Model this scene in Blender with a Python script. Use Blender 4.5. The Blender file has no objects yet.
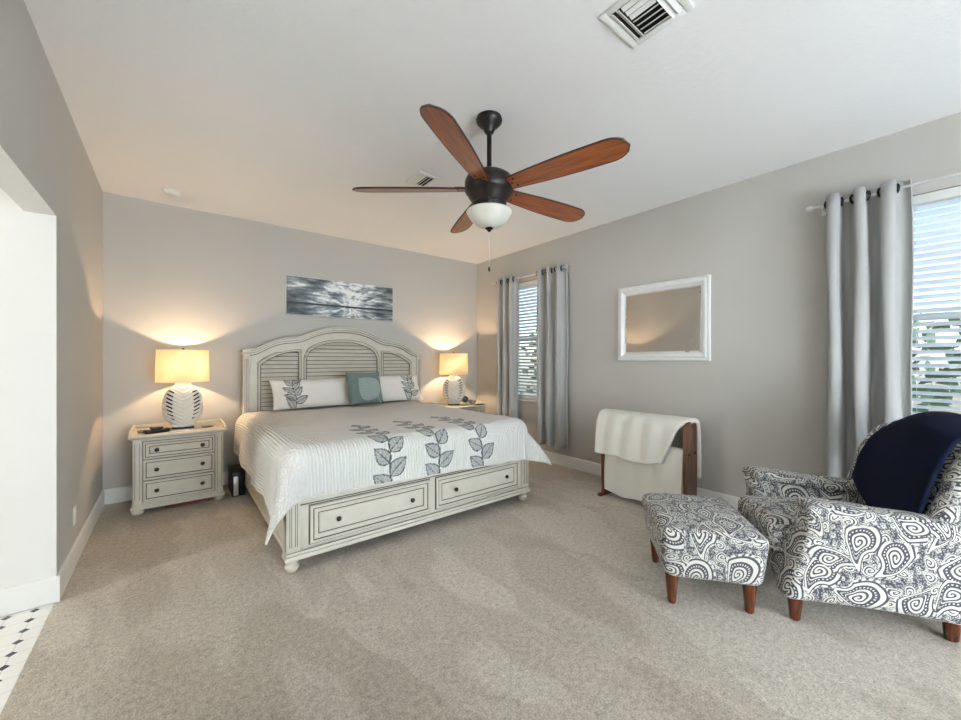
import bpy, bmesh, math, random
from mathutils import Vector, Matrix, noise
random.seed(7)
PI = math.pi
sc = bpy.context.scene
COL = sc.collection
# ------------------------------------------------------------------ camera
CAM_H = 1.35
cd = bpy.data.cameras.new('camera'); cam = bpy.data.objects.new('camera', cd); COL.objects.link(cam)
cam.location = (0, 0, CAM_H)
cam.rotation_euler = (PI/2, 0, -math.atan2(308.5, 390))
cd.sensor_fit = 'HORIZONTAL'; cd.sensor_width = 36; cd.lens = 36*390/961; cd.clip_start = .02
sc.camera = cam
# ------------------------------------------------------------------ room numbers
XL, XR, YB, YR, H = -.508, 3.915, 5.04, -2.6, 2.92
# ------------------------------------------------------------------ world
w = bpy.data.worlds.new('world'); sc.world = w; w.use_nodes = True
nt = w.node_tree; bg = nt.nodes['Background']
sky = nt.nodes.new('ShaderNodeTexSky'); sky.sky_type = 'NISHITA'
sky.sun_elevation = math.radians(48); sky.sun_rotation = math.radians(250); sky.sun_disc = False
nt.links.new(sky.outputs[0], bg.inputs[0]); bg.inputs[1].default_value = .26
# ------------------------------------------------------------------ lights (daylight and bathroom light through the openings)
def area(name, loc, rot, sx, sy, power, color):
    l = bpy.data.lights.new(name, 'AREA'); l.shape = 'RECTANGLE'; l.size = sx; l.size_y = sy
    l.energy = power; l.color = color
    o = bpy.data.objects.new(name, l); COL.objects.link(o); o.location = loc; o.rotation_euler = rot
    return o
area('daylight_rear_door', (1.6, YR-.14, 1.1), (math.radians(97), 0, 0), 2.9, 2.1, 235, (.84, .92, 1.0))
area('sky_over_armchair_window', (XR+1.5, -.4, 3.5), (math.radians(50), 0, math.radians(90)), 1.8, 1.2, 190, (.60, .80, 1.0))
area('sky_over_corner_window', (XR+1.5, 3.4, 3.5), (math.radians(50), 0, math.radians(90)), 1.5, 1.2, 60, (.85, .93, 1.0))
area('bathroom_light', (-3.1, 2.45, 1.75), (PI/2, 0, -PI/2), .35, .5, 34, (1.0, .99, .97))  # area lamp standing in for the unseen bathroom light; no window there
# ------------------------------------------------------------------ exposure
sc.view_settings.view_transform = 'Standard'; sc.view_settings.look = 'None'
sc.view_settings.gamma = 1; sc.view_settings.use_curve_mapping = False
sc.view_settings.exposure = .55
sc.cycles.use_denoising = True
sc.cycles.max_bounces = 8; sc.cycles.diffuse_bounces = 5; sc.cycles.sample_clamp_indirect = 6

# ================================================================== materials
def srgb(r, g, b):
    f = lambda c: (c/255/12.92) if c/255 <= .04045 else ((c/255+.055)/1.055)**2.4
    return (f(r), f(g), f(b), 1)
class NT:
    def __init__(s, name):
        s.m = bpy.data.materials.new(name); s.m.use_nodes = True; s.t = s.m.node_tree
        s.b = s.t.nodes['Principled BSDF']
    def n(s, kind, **kw):
        nd = s.t.nodes.new(kind)
        for k, v in kw.items():
            if k.startswith('i_'):
                key = k[2:]; key = int(key) if key.isdigit() else key
                nd.inputs[key].default_value = v
            else: setattr(nd, k, v)
        return nd
    def l(s, a, b): s.t.links.new(a, b)
    def math(s, op, a, b=None, clamp=False):
        nd = s.t.nodes.new('ShaderNodeMath'); nd.operation = op; nd.use_clamp = clamp
        for i, v in enumerate((a, b)):
            if v is None: continue
            if isinstance(v, (int, float)): nd.inputs[i].default_value = v
            else: s.l(v, nd.inputs[i])
        return nd.outputs[0]
    def mix(s, f, a, b):
        nd = s.t.nodes.new('ShaderNodeMix'); nd.data_type = 'RGBA'
        for sock, v in ((nd.inputs[0], f), (nd.inputs[6], a), (nd.inputs[7], b)):
            if isinstance(v, (int, float, tuple)): sock.default_value = v
            else: s.l(v, sock)
        return nd.outputs[2]
    def ramp(s, f, stops):
        nd = s.t.nodes.new('ShaderNodeValToRGB'); s.l(f, nd.inputs[0])
        e = nd.color_ramp.elements
        while len(e) < len(stops): e.new(.5)
        for el, (p, c) in zip(e, stops): el.position = p; el.color = c
        return nd.outputs[0]
    def bump(s, hgt, strength=.3, dist=.01):
        nd = s.n('ShaderNodeBump', i_Strength=strength, i_Distance=dist)
        s.l(hgt, nd.inputs['Height']); s.l(nd.outputs[0], s.b.inputs['Normal']); return nd
    def coord(s, kind='Object'): return s.n('ShaderNodeTexCoord').outputs[kind]
    def noise(s, vec, scale, detail=3, rough=.5):
        nd = s.n('ShaderNodeTexNoise', i_Scale=scale, i_Detail=detail, i_Roughness=rough)
        s.l(vec, nd.inputs['Vector']); return nd.outputs[0]
def plain(name, rgb, rough=.5, metal=0., var=.06, scale=8, bump=0., bscale=200, spec=None, coat=0):
    t = NT(name); v = t.coord()
    f = t.noise(v, scale)
    c = srgb(*rgb); d = tuple(x*(1-var*2) for x in c[:3])+(1,)
    t.l(t.mix(f, d, tuple(min(1, x*(1+var)) for x in c[:3])+(1,)), t.b.inputs['Base Color'])
    t.b.inputs['Roughness'].default_value = rough; t.b.inputs['Metallic'].default_value = metal
    if spec is not None: t.b.inputs['Specular IOR Level'].default_value = spec
    if coat: t.b.inputs['Coat Weight'].default_value = coat
    if bump: t.bump(t.noise(v, bscale, 2), bump, .004)
    return t.m
M = {}
M['wall'] = plain('wall_paint', (188, 185, 179), .7, var=.015, scale=1.5, bump=.12, bscale=90)
M['bathwall'] = plain('bathroom_paint', (222, 221, 216), .7, var=.01, bump=.1, bscale=90)
M['trim'] = plain('trim_paint', (226, 225, 220), .35, var=.01)
def ceiling_mat():
    t = NT('ceiling_knockdown'); v = t.coord()
    a = t.noise(v, 26, 4, .6); r = t.ramp(a, [(.45, (0, 0, 0, 1)), (.58, (1, 1, 1, 1))])
    t.l(t.mix(t.noise(v, 1.2), srgb(238, 238, 237), srgb(242, 242, 241)), t.b.inputs['Base Color'])
    t.b.inputs['Roughness'].default_value = .75
    t.bump(r, .14, .006); return t.m
M['ceiling'] = ceiling_mat()
def carpet_mat():
    t = NT('carpet_pile'); v = t.coord()
    warp = t.n('ShaderNodeMapping'); t.l(v, warp.inputs[0]); warp.inputs['Rotation'].default_value = (0, 0, .6); warp.inputs['Scale'].default_value = (1.0, .45, 1)
    big = t.noise(warp.outputs[0], 2.1, 2, .5)
    vc = t.n('ShaderNodeTexVoronoi', voronoi_dimensions='2D', i_Scale=1.5, i_Randomness=1.0)
    wv = t.n('ShaderNodeVectorMath', operation='ADD'); nv = t.n('ShaderNodeTexNoise', i_Scale=3.0, i_Detail=4.0); t.l(v, nv.inputs['Vector'])
    ns = t.n('ShaderNodeVectorMath', operation='SCALE'); t.l(nv.outputs['Color'], ns.inputs[0]); ns.inputs['Scale'].default_value = .16
    t.l(warp.outputs[0], wv.inputs[0]); t.l(ns.outputs[0], wv.inputs[1]); t.l(wv.outputs[0], vc.inputs['Vector'])
    vs_ = t.n('ShaderNodeSeparateColor'); t.l(vc.outputs['Color'], vs_.inputs[0])
    big = t.math('ADD', t.math('MULTIPLY', vs_.outputs[0], .22), t.math('MULTIPLY', big, .8))
    bands = t.ramp(big, [(.42, (0, 0, 0, 1)), (.47, (.6, .6, .6, 1)), (.56, (.35, .35, .35, 1)), (.60, (1, 1, 1, 1))])
    fine = t.noise(v, 130, 3, .8); mid = t.noise(v, 38, 4, .75)
    c1 = t.mix(bands, srgb(168, 156, 140), srgb(192, 182, 167))
    k = t.math('ADD', t.math('MULTIPLY', fine, .7), t.math('MULTIPLY', mid, .5))
    k = t.math('ADD', t.math('MULTIPLY', k, 3.0), -.76)
    cc = t.n('ShaderNodeVectorMath', operation='SCALE'); t.l(c1, cc.inputs[0]); t.l(k, cc.inputs['Scale'])
    t.l(cc.outputs[0], t.b.inputs['Base Color'])
    t.b.inputs['Roughness'].default_value = .95; t.b.inputs['Specular IOR Level'].default_value = .1
    t.b.inputs['Sheen Weight'].default_value = .25
    hh = t.math('ADD', t.math('MULTIPLY', fine, .6), t.math('MULTIPLY', mid, 1.0))
    t.bump(hh, .75, .012); return t.m
M['carpet'] = carpet_mat()
def tile_mat():
    t = NT('octagon_dot_tile'); v = t.coord()
    sp = t.n('ShaderNodeSeparateXYZ'); t.l(v, sp.inputs[0])
    def fr(o, off):
        return t.math('ABSOLUTE', t.math('SUBTRACT', t.math('FRACT', t.math('ADD', t.math('MULTIPLY', o, 10), off)), .5))
    fx = fr(sp.outputs[0], .31+10); fy = fr(sp.outputs[1], .03+10)
    dia = t.math('LESS_THAN', t.math('ADD', fx, fy), .21)
    gx = t.math('GREATER_THAN', t.math('ADD', t.math('ABSOLUTE', t.math('SUBTRACT', fx, .5)), 0), .485)
    g1 = t.math('LESS_THAN', fx, .012); g2 = t.math('LESS_THAN', fy, .012)
    g = t.math('MAXIMUM', g1, g2)
    c = t.mix(g, srgb(236, 235, 230), srgb(190, 188, 182)); c = t.mix(dia, c, srgb(52, 54, 66))
    t.l(c, t.b.inputs['Base Color']); t.b.inputs['Roughness'].default_value = .2; return t.m
M['tile'] = tile_mat()
M['cream'] = plain('antique_cream_paint', (203, 198, 183), .45, var=.07, scale=14, bump=.05, bscale=60)
M['glaze'] = plain('umber_glaze', (96, 86, 72), .5, var=.15, scale=20)
M['void'] = plain('dark_gap', (30, 27, 25), .8)
M['bronze'] = plain('oil_rubbed_bronze', (44, 39, 38), .38, metal=.6, var=.2, scale=30)
M['knob'] = plain('aged_brass_knob', (58, 48, 38), .35, metal=.7, var=.2, scale=60)
def wood_mat(name, c1, c2, axis=0, rough=.3, sc_=3):
    t = NT(name); v = t.coord(); mp = t.n('ShaderNodeMapping'); t.l(v, mp.inputs[0])
    s_ = [14, 14, 14]; s_[axis] = 1.2; mp.inputs['Scale'].default_value = s_
    n1 = t.noise(mp.outputs[0], sc_, 5, .65)
    t.l(t.ramp(n1, [(.3, srgb(*c2)), (.55, srgb(*c1)), (.75, tuple(min(1, q*1.25) for q in srgb(*c1)[:3])+(1,))]), t.b.inputs['Base Color'])
    t.b.inputs['Roughness'].default_value = rough; t.b.inputs['Coat Weight'].default_value = .25; t.bump(n1, .05, .002); return t.m
M['blade'] = wood_mat('fan_blade_wood', (150, 82, 44), (84, 40, 20), 0, .28)
M['bladeedge'] = plain('dark_blade_edge', (58, 30, 20), .4)
M['rack'] = wood_mat('walnut_rack', (104, 62, 38), (60, 33, 22), 2, .35)
M['leg'] = wood_mat('cherry_leg', (104, 50, 26), (52, 24, 14), 2, .25)
M['white'] = plain('white_gloss', (234, 234, 230), .3, var=.01)
M['mirrorframe'] = plain('white_mirror_frame', (232, 233, 231), .3, var=.02)
def mirror_mat():
    t = NT('mirror_glass'); v = t.coord(); t.l(t.mix(t.noise(v, 2), (.93, .93, .92, 1), (.95, .95, .94, 1)), t.b.inputs['Base Color'])
    t.b.inputs['Metallic'].default_value = 1.0; t.b.inputs['Roughness'].default_value = .02; return t.m
M['mirror'] = mirror_mat()
M['ceramic'] = plain('white_ceramic', (232, 228, 218), .35, var=.03)
M['black'] = plain('black_plastic', (22, 22, 24), .35, var=.1)
M['metal'] = plain('brushed_nickel', (224, 224, 224), .35, metal=.6, var=.05, scale=40)
M['gromdark'] = plain('dark_nickel_ring', (40, 42, 50), .3, metal=.7, var=.1)
def fabric(name, rgb, trans=0., weave=900, var=.05, rough=.9, sheen=.2):
    t = NT(name); v = t.coord()
    f = t.noise(v, 6); c = srgb(*rgb)
    t.l(t.mix(f, tuple(x*(1-var*2) for x in c[:3])+(1,), c), t.b.inputs['Base Color'])
    t.b.inputs['Roughness'].default_value = rough; t.b.inputs['Sheen Weight'].default_value = sheen
    t.b.inputs['Specular IOR Level'].default_value = .2
    t.bump(t.noise(v, weave, 2), .25, .002)
    if trans:
        tr = t.n('ShaderNodeBsdfTranslucent'); tr.inputs[0].default_value = c
        mx = t.n('ShaderNodeMixShader', i_0=trans); t.l(t.b.outputs[0], mx.inputs[1]); t.l(tr.outputs[0], mx.inputs[2])
        t.l(mx.outputs[0], t.t.nodes['Material Output'].inputs[0])
    return t.m
M['curtain'] = fabric('pewter_curtain', (188, 188, 186), .12)
M['lining'] = fabric('curtain_lining', (226, 226, 222), .3)
M['throw'] = fabric('navy_plush', (7, 18, 44), 0, 300, .25, .9, 0)
M['comforter'] = fabric('white_comforter', (224, 221, 210), 0, 500, .03)
M['mattress'] = fabric('mattress_ticking', (225, 223, 216), 0)
M['slat'] = None
def slat_mat():
    t = NT('white_blind_slat'); v = t.coord(); t.l(t.mix(t.noise(v, 5), srgb(232, 234, 236), srgb(240, 241, 242)), t.b.inputs['Base Color'])
    t.b.inputs['Roughness'].default_value = .4
    tr = t.n('ShaderNodeBsdfTranslucent'); tr.inputs[0].default_value = (.85, .9, .95, 1)
    mx = t.n('ShaderNodeMixShader', i_0=.3); t.l(t.b.outputs[0], mx.inputs[1]); t.l(tr.outputs[0], mx.inputs[2])
    t.l(mx.outputs[0], t.t.nodes['Material Output'].inputs[0]); return t.m
M['slat'] = slat_mat()
def glass_mat():
    t = NT('window_glass'); v = t.coord()
    t.b.inputs['Transmission Weight'].default_value = 1; t.b.inputs['Roughness'].default_value = 0; t.b.inputs['IOR'].default_value = 1.45
    t.l(t.mix(t.noise(v, 1), (.97, .99, 1, 1), (.98, 1, 1, 1)), t.b.inputs['Base Color'])
    return t.m
M['glass'] = glass_mat()
def shade_mat():
    t = NT('linen_lamp_shade'); v = t.coord(); f = t.noise(v, 300, 2)
    t.l(t.mix(f, srgb(246, 240, 226), srgb(250, 246, 236)), t.b.inputs['Base Color']); t.b.inputs['Roughness'].default_value = .9
    tr = t.n('ShaderNodeBsdfTranslucent'); tr.inputs[0].default_value = srgb(254, 246, 226)
    mx = t.n('ShaderNodeMixShader', i_0=.80); t.l(t.b.outputs[0], mx.inputs[1]); t.l(tr.outputs[0], mx.inputs[2])
    t.l(mx.outputs[0], t.t.nodes['Material Output'].inputs[0]); t.bump(f, .1, .001); return t.m
M['shade'] = shade_mat()
def bowlglass():
    t = NT('frosted_alabaster_glass'); v = t.coord(); f = t.noise(v, 9, 3)
    t.l(t.mix(f, srgb(196, 195, 184), srgb(222, 221, 212)), t.b.inputs['Base Color'])
    t.b.inputs['Roughness'].default_value = .35; t.b.inputs['Subsurface Weight'].default_value = .0
    return t.m
M['bowl'] = bowlglass()
def attr_mat(name, base, dark, mid, quilt=0, ribdir=0, rib=.022):
    """cloth whose stitched pattern is stored per vertex in 'pat' (0 ground, .5 fill, 1 line)"""
    t = NT(name); at = t.n('ShaderNodeAttribute', attribute_name='pat')
    c = t.ramp(at.outputs['Fac'], [(0.05, srgb(*base)), (.4, srgb(*mid)), (.62, srgb(*mid)), (.9, srgb(*dark))])
    t.l(c, t.b.inputs['Base Color']); t.b.inputs['Roughness'].default_value = .85; t.b.inputs['Sheen Weight'].default_value = .15
    t.b.inputs['Specular IOR Level'].default_value = .25
    uv = t.coord('UV')
    if quilt:
        sp = t.n('ShaderNodeSeparateXYZ'); t.l(uv, sp.inputs[0])
        u = sp.outputs[0]; vv = sp.outputs[1]
        w1 = t.math('ABSOLUTE', t.math('SINE', t.math('MULTIPLY', u, PI/rib)))
        # the crosswise quilting of the border (diamond stitch on the corners)
        d1 = t.math('ABSOLUTE', t.math('SINE', t.math('MULTIPLY', t.math('ADD', u, vv), PI/.05)))
        d2 = t.math('ABSOLUTE', t.math('SINE', t.math('MULTIPLY', t.math('SUBTRACT', u, vv), PI/.05)))
        dd = t.math('MINIMUM', d1, d2)
        m1 = t.n('ShaderNodeAttribute', attribute_name='corner').outputs['Fac']
        inv = t.math('SUBTRACT', 1, m1)
        hgt = t.math('ADD', t.math('MULTIPLY', w1, inv), t.math('MULTIPLY', dd, m1))
        hgt = t.math('ADD', hgt, t.math('MULTIPLY', t.noise(uv, 40, 3), .5))
        t.bump(hgt, 1.0, .011)
    else:
        t.bump(t.noise(uv, 60, 3), .3, .004)
    return t.m
M['quilt'] = attr_mat('white_quilted_cotton', (244, 243, 239), (88, 90, 92), (192, 194, 192), quilt=1)
M['sham'] = attr_mat('embroidered_sham', (236, 234, 228), (98, 98, 98), (190, 191, 188))
M['teal'] = attr_mat('grey_teal_linen', (104, 120, 116), (150, 160, 156), (138, 150, 146))
def paisley_mat():
    """curled teardrops with outlined rims over a dark ground of small scrolls and dots"""
    t = NT('paisley_upholstery'); uv = t.coord('UV')
    nz = t.n('ShaderNodeTexNoise', i_Scale=6.0, i_Detail=1.0); t.l(uv, nz.inputs['Vector'])
    sub = t.n('ShaderNodeVectorMath', operation='SUBTRACT'); t.l(nz.outputs['Color'], sub.inputs[0]); sub.inputs[1].default_value = (.5, .5, .5)
    scl = t.n('ShaderNodeVectorMath', operation='SCALE'); t.l(sub.outputs[0], scl.inputs[0]); scl.inputs['Scale'].default_value = .05
    add = t.n('ShaderNodeVectorMath', operation='ADD'); t.l(uv, add.inputs[0]); t.l(scl.outputs[0], add.inputs[1])
    P = add.outputs[0]; m = t.math
    def layer(scale, turns, size, seed, elong, ring=False):
        mp = t.n('ShaderNodeVectorMath', operation='ADD'); t.l(P, mp.inputs[0]); mp.inputs[1].default_value = (seed, seed*.7, 0)
        vo = t.n('ShaderNodeTexVoronoi', voronoi_dimensions='2D', i_Scale=scale, i_Randomness=.72); t.l(mp.outputs[0], vo.inputs['Vector'])
        d = t.n('ShaderNodeVectorMath', operation='SUBTRACT'); t.l(mp.outputs[0], d.inputs[0]); t.l(vo.outputs['Position'], d.inputs[1])
        rnd = t.n('ShaderNodeSeparateColor'); t.l(vo.outputs['Color'], rnd.inputs[0])
        rot = t.n('ShaderNodeVectorRotate', rotation_type='Z_AXIS'); t.l(d.outputs[0], rot.inputs['Vector'])
        t.l(m('MULTIPLY', rnd.outputs[0], 6.283), rot.inputs['Angle'])
        s3 = t.n('ShaderNodeSeparateXYZ'); t.l(rot.outputs[0], s3.inputs[0])
        spin = m('SUBTRACT', m('MULTIPLY', m('ROUND', rnd.outputs[1]), 2), 1)
        a = m('MULTIPLY', s3.outputs[0], scale); b = m('MULTIPLY', m('MULTIPLY', s3.outputs[1], scale), spin)
        ap = m('MAXIMUM', m('ADD', a, .10), 0)
        b2 = m('ADD', b, m('MULTIPLY', m('MULTIPLY', ap, ap), -1.25))          # tail curls to one side
        tap = m('ADD', 1, m('MULTIPLY', ap, 2.0))                              # and tapers
        bb_ = m('MULTIPLY', b2, tap)
        aa = m('MULTIPLY', m('ADD', a, .05), elong)
        r = m('SQRT', m('ADD', m('MULTIPLY', aa, aa), m('MULTIPLY', bb_, bb_)))
        th = m('ARCTAN2', bb_, aa)
        s_ = m('FRACT', m('ADD', m('MULTIPLY', r, turns), m('MULTIPLY', th, .15915)))
        s_ = m('ABSOLUTE', m('SUBTRACT', s_, .5))
        coil = t.ramp(s_, [(.25, (1, 1, 1, 1)), (.32, (0, 0, 0, 1))])
        inner = m('LESS_THAN', r, size*.66)
        l1 = m('LESS_THAN', r, size*.72); l2 = m('LESS_THAN', r, size*.90); l3 = m('LESS_THAN', r, size)
        # scalloped outer fringe
        sc_ = m('GREATER_THAN', m('SINE', m('MULTIPLY', th, 22)), -.25); fr = m('MULTIPLY', m('LESS_THAN', r, size*1.13), sc_)
        core = m('LESS_THAN', r, size*.47); core2 = m('LESS_THAN', r, size*.50)
        beads = m('GREATER_THAN', m('SINE', m('MULTIPLY', th, 26)), .1); beads = m('MULTIPLY', beads, m('GREATER_THAN', r, size*.54)); beads = m('MULTIPLY', beads, m('LESS_THAN', r, size*.62))
        coil = t.mix(core2, beads, (0, 0, 0, 1)) if ring else coil
        coil = t.mix(core, coil, t.ramp(s_, [(.25, (1, 1, 1, 1)), (.32, (0, 0, 0, 1))])) if ring else coil
        v = t.mix(inner, (0, 0, 0, 1), coil)
        v = t.mix(l1, (1, 1, 1, 1), v)
        v = t.mix(l2, (0, 0, 0, 1), v)
        return v, l3, fr, r
    bv, bm_, bf, br = layer(5.6, 11.0, .46, 0, .72, True)
    mv, mm, mf, mr_ = layer(12.0, 6.5, .36, 3.1, .8)
    sv, smk, sf, sr = layer(26.0, 5.0, .33, 7.7, .9)
    dots = t.n('ShaderNodeTexVoronoi', voronoi_dimensions='2D', i_Scale=95.0); t.l(P, dots.inputs['Vector'])
    dt = m('MULTIPLY', m('LESS_THAN', dots.outputs['Distance'], .34), .42)
    g = t.mix(m('MULTIPLY', sf, .25), dt, (.85, .85, .85, 1))
    g = t.mix(smk, g, sv)
    v = t.mix(m('MULTIPLY', mf, .55), g, (1, 1, 1, 1)); v = t.mix(mm, v, mv)
    v = t.mix(bf, v, (1, 1, 1, 1)); v = t.mix(bm_, v, bv)
    t.l(t.mix(v, srgb(68, 69, 77), srgb(204, 201, 191)), t.b.inputs['Base Color'])
    t.b.inputs['Roughness'].default_value = .8; t.b.inputs['Sheen Weight'].default_value = .15; t.b.inputs['Specular IOR Level'].default_value = .25
    t.bump(t.noise(uv, 700, 2), .2, .002); return t.m
M['paisley'] = paisley_mat()
def art_mat():
    """black and white seascape: clouds fanning from the horizon, dark shore line, mirrored water"""
    t = NT('seascape_print'); uv = t.coord('UV'); sp = t.n('ShaderNodeSeparateXYZ'); t.l(uv, sp.inputs[0])
    u = sp.outputs[0]; v = sp.outputs[1]
    hz = .30
    dv = t.math('ABSOLUTE', t.math('SUBTRACT', v, hz)); du = t.math('SUBTRACT', u, .56)
    ang = t.math('ARCTAN2', t.math('ADD', dv, .03), t.math('MULTIPLY', du, 1.6))
    rad = t.math('SQRT', t.math('ADD', t.math('MULTIPLY', du, du), t.math('MULTIPLY', dv, dv)))
    cb = t.n('ShaderNodeCombineXYZ'); t.l(t.math('MULTIPLY', ang, 1.5), cb.inputs[0]); t.l(t.math('MULTIPLY', rad, 2.2), cb.inputs[1])
    n1 = t.noise(cb.outputs[0], 2.2, 6, .62)
    cb2 = t.n('ShaderNodeCombineXYZ'); t.l(t.math('MULTIPLY', u, 2.5), cb2.inputs[0]); t.l(t.math('MULTIPLY', dv, 5), cb2.inputs[1])
    n2 = t.noise(cb2.outputs[0], 2.2, 5, .6)
    glow = t.math('SUBTRACT', 1, t.math('MULTIPLY', t.math('ABSOLUTE', du), 2.4), True)
    val = t.math('ADD', t.math('ADD', t.math('MULTIPLY', n1, .62), t.math('MULTIPLY', n2, .50)), t.math('MULTIPLY', glow, .13))
    below = t.math('LESS_THAN', v, hz)
    val = t.math('SUBTRACT', val, t.math('MULTIPLY', below, .03))
    c = t.ramp(val, [(.44, srgb(30, 36, 42)), (.55, srgb(96, 106, 112)), (.62, srgb(150, 160, 164)), (.70, srgb(244, 246, 246))])
    shore = t.math('LESS_THAN', t.math('ABSOLUTE', t.math('SUBTRACT', v, t.math('SUBTRACT', hz+.02, t.math('MULTIPLY', t.noise(uv, 6), .03)))), .027)
    c = t.mix(shore, c, srgb(16, 18, 20))
    t.l(c, t.b.inputs['Base Color']); t.b.inputs['Roughness'].default_value = .45; return t.m
M['art'] = art_mat()
M['leaf'] = plain('garden_leaf', (118, 136, 92), .6, var=.3, scale=6)
M['palm'] = plain('palm_leaf', (98, 120, 90), .6, var=.3, scale=5)
M['bark'] = plain('garden_bark', (110, 92, 74), .9, var=.2)
M['grass'] = plain('garden_grass', (120, 140, 84), .95, var=.2, scale=3)

# ================================================================== mesh builder
class MB:
    def __init__(s): s.bm = bmesh.new(); s.uv = None
    def face(s, vs, mat=0):
        try: f = s.bm.faces.new(vs)
        except ValueError: return None
        f.material_index = mat; f.smooth = True; return f
    def box(s, x0, x1, y0, y1, z0, z1, bev=0, mat=0, seg=2, mtx=None):
        r = bmesh.ops.create_cube(s.bm, size=1); vs = r['verts']
        for v in vs:
            v.co = Vector(((x0+x1)/2+v.co.x*(x1-x0), (y0+y1)/2+v.co.y*(y1-y0), (z0+z1)/2+v.co.z*(z1-z0)))
        fs = set(f for v in vs for f in v.link_faces)
        for f in fs: f.material_index = mat; f.smooth = True
        if bev:
            es = list(set(e for v in vs for e in v.link_edges))
            rr = bmesh.ops.bevel(s.bm, geom=es, offset=bev, segments=seg, profile=.5, affect='EDGES')
            vs = list(set(v for f in rr['faces'] for v in f.verts) | set(v for v in vs if v.is_valid))
            for f in rr['faces']: f.material_index = mat; f.smooth = True
        if mtx is not None:
            for v in vs: v.co = mtx @ v.co
        return s
    def lathe(s, prof, c=(0, 0, 0), seg=32, mat=0, mtx=None, sx=1, sy=1):
        rings = []; c = Vector(c)
        for (r, z) in prof:
            ring = []
            if r < 1e-5:
                p = Vector((0, 0, z)); p = (mtx @ p) if mtx is not None else p
                ring = [s.bm.verts.new(p+c)]
            else:
                for i in range(seg):
                    a = 2*PI*i/seg; p = Vector((r*math.cos(a)*sx, r*math.sin(a)*sy, z))
                    if mtx is not None: p = mtx @ p
                    ring.append(s.bm.verts.new(p+c))
            rings.append(ring)
        for a, b in zip(rings, rings[1:]):
            for i in range(seg):
                j = (i+1) % seg
                if len(a) == 1 and len(b) == 1: continue
                if len(a) == 1: s.face([a[0], b[i], b[j]], mat)
                elif len(b) == 1: s.face([a[i], a[j], b[0]], mat)
                else: s.face([a[i], a[j], b[j], b[i]], mat)
        if len(rings[0]) > 1: s.face(rings[0], mat)
        if len(rings[-1]) > 1: s.face(rings[-1][::-1], mat)
        return s
    def tube(s, pts, r, seg=8, mat=0, closed=False, r2=None):
        pts = [Vector(p) for p in pts]; n = len(pts); rings = []
        up = Vector((0, 0, 1))
        for i, p in enumerate(pts):
            a = pts[(i-1) % n] if (closed or i > 0) else p; b = pts[(i+1) % n] if (closed or i < n-1) else p
            t = (b-a).normalized(); ref = up if abs(t.z) < .95 else Vector((1, 0, 0))
            e1 = t.cross(ref).normalized(); e2 = t.cross(e1).normalized()
            rr = r if r2 is None else r+(r2-r)*i/(n-1)
            rings.append([s.bm.verts.new(p+e1*rr*math.cos(2*PI*k/seg)+e2*rr*math.sin(2*PI*k/seg)) for k in range(seg)])
        rg = range(n if closed else n-1)
        for i in rg:
            a, b = rings[i], rings[(i+1) % n]
            for k in range(seg):
                m = (k+1) % seg; s.face([a[k], a[m], b[m], b[k]], mat)
        if not closed:
            s.face(rings[0], mat); s.face(rings[-1][::-1], mat)
        return s
    def loft(s, rows, mat=0, closed_u=False, uvf=None):
        """rows: list of lists of points -> quad sheet"""
        V = [[s.bm.verts.new(Vector(p)) for p in row] for row in rows]
        for i in range(len(V)-1):
            n = len(V[i])
            for j in range(n if closed_u else n-1):
                k = (j+1) % n
                s.face([V[i][j], V[i][k], V[i+1][k], V[i+1][j]], mat)
        return V
    def band(s, xs, zlo, zhi, y0, y1, mat=0):
        """solid whose front face lies between two curves over x; thickness y0..y1"""
        rows = []
        for x in xs:
            a, b = zlo(x), zhi(x)
            rows.append([s.bm.verts.new((x, y0, a)), s.bm.verts.new((x, y1, a)), s.bm.verts.new((x, y1, b)), s.bm.verts.new((x, y0, b))])
        for p, q in zip(rows, rows[1:]):
            for k in range(4):
                m = (k+1) % 4; s.face([p[k], p[m], q[m], q[k]], mat)
        s.face(rows[0], mat); s.face(rows[-1][::-1], mat)
        return s
    def panel(s, x0, x1, z0, z1, y, prof, back=.02):
        """moulded rectangular front facing -y. prof: (inset, forward, material of the ring leading here)"""
        loops = []
        def lp(i, o): return [s.bm.verts.new(p) for p in ((x0+i, y-o, z0+i), (x1-i, y-o, z0+i), (x1-i, y-o, z1-i), (x0+i, y-o, z1-i))]
        loops.append((lp(0, -back), 0))
        for (i, o, m) in prof: loops.append((lp(i, o), m))
        s.face(loops[0][0][::-1], 0)
        for (a, _), (b, m) in zip(loops, loops[1:]):
            for k in range(4):
                j = (k+1) % 4; f = s.face([a[k], a[j], b[j], b[k]], m)
                if f: f.smooth = False
        f = s.face(loops[-1][0], loops[-1][1]*0)
        if f: f.smooth = False
        return s
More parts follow.
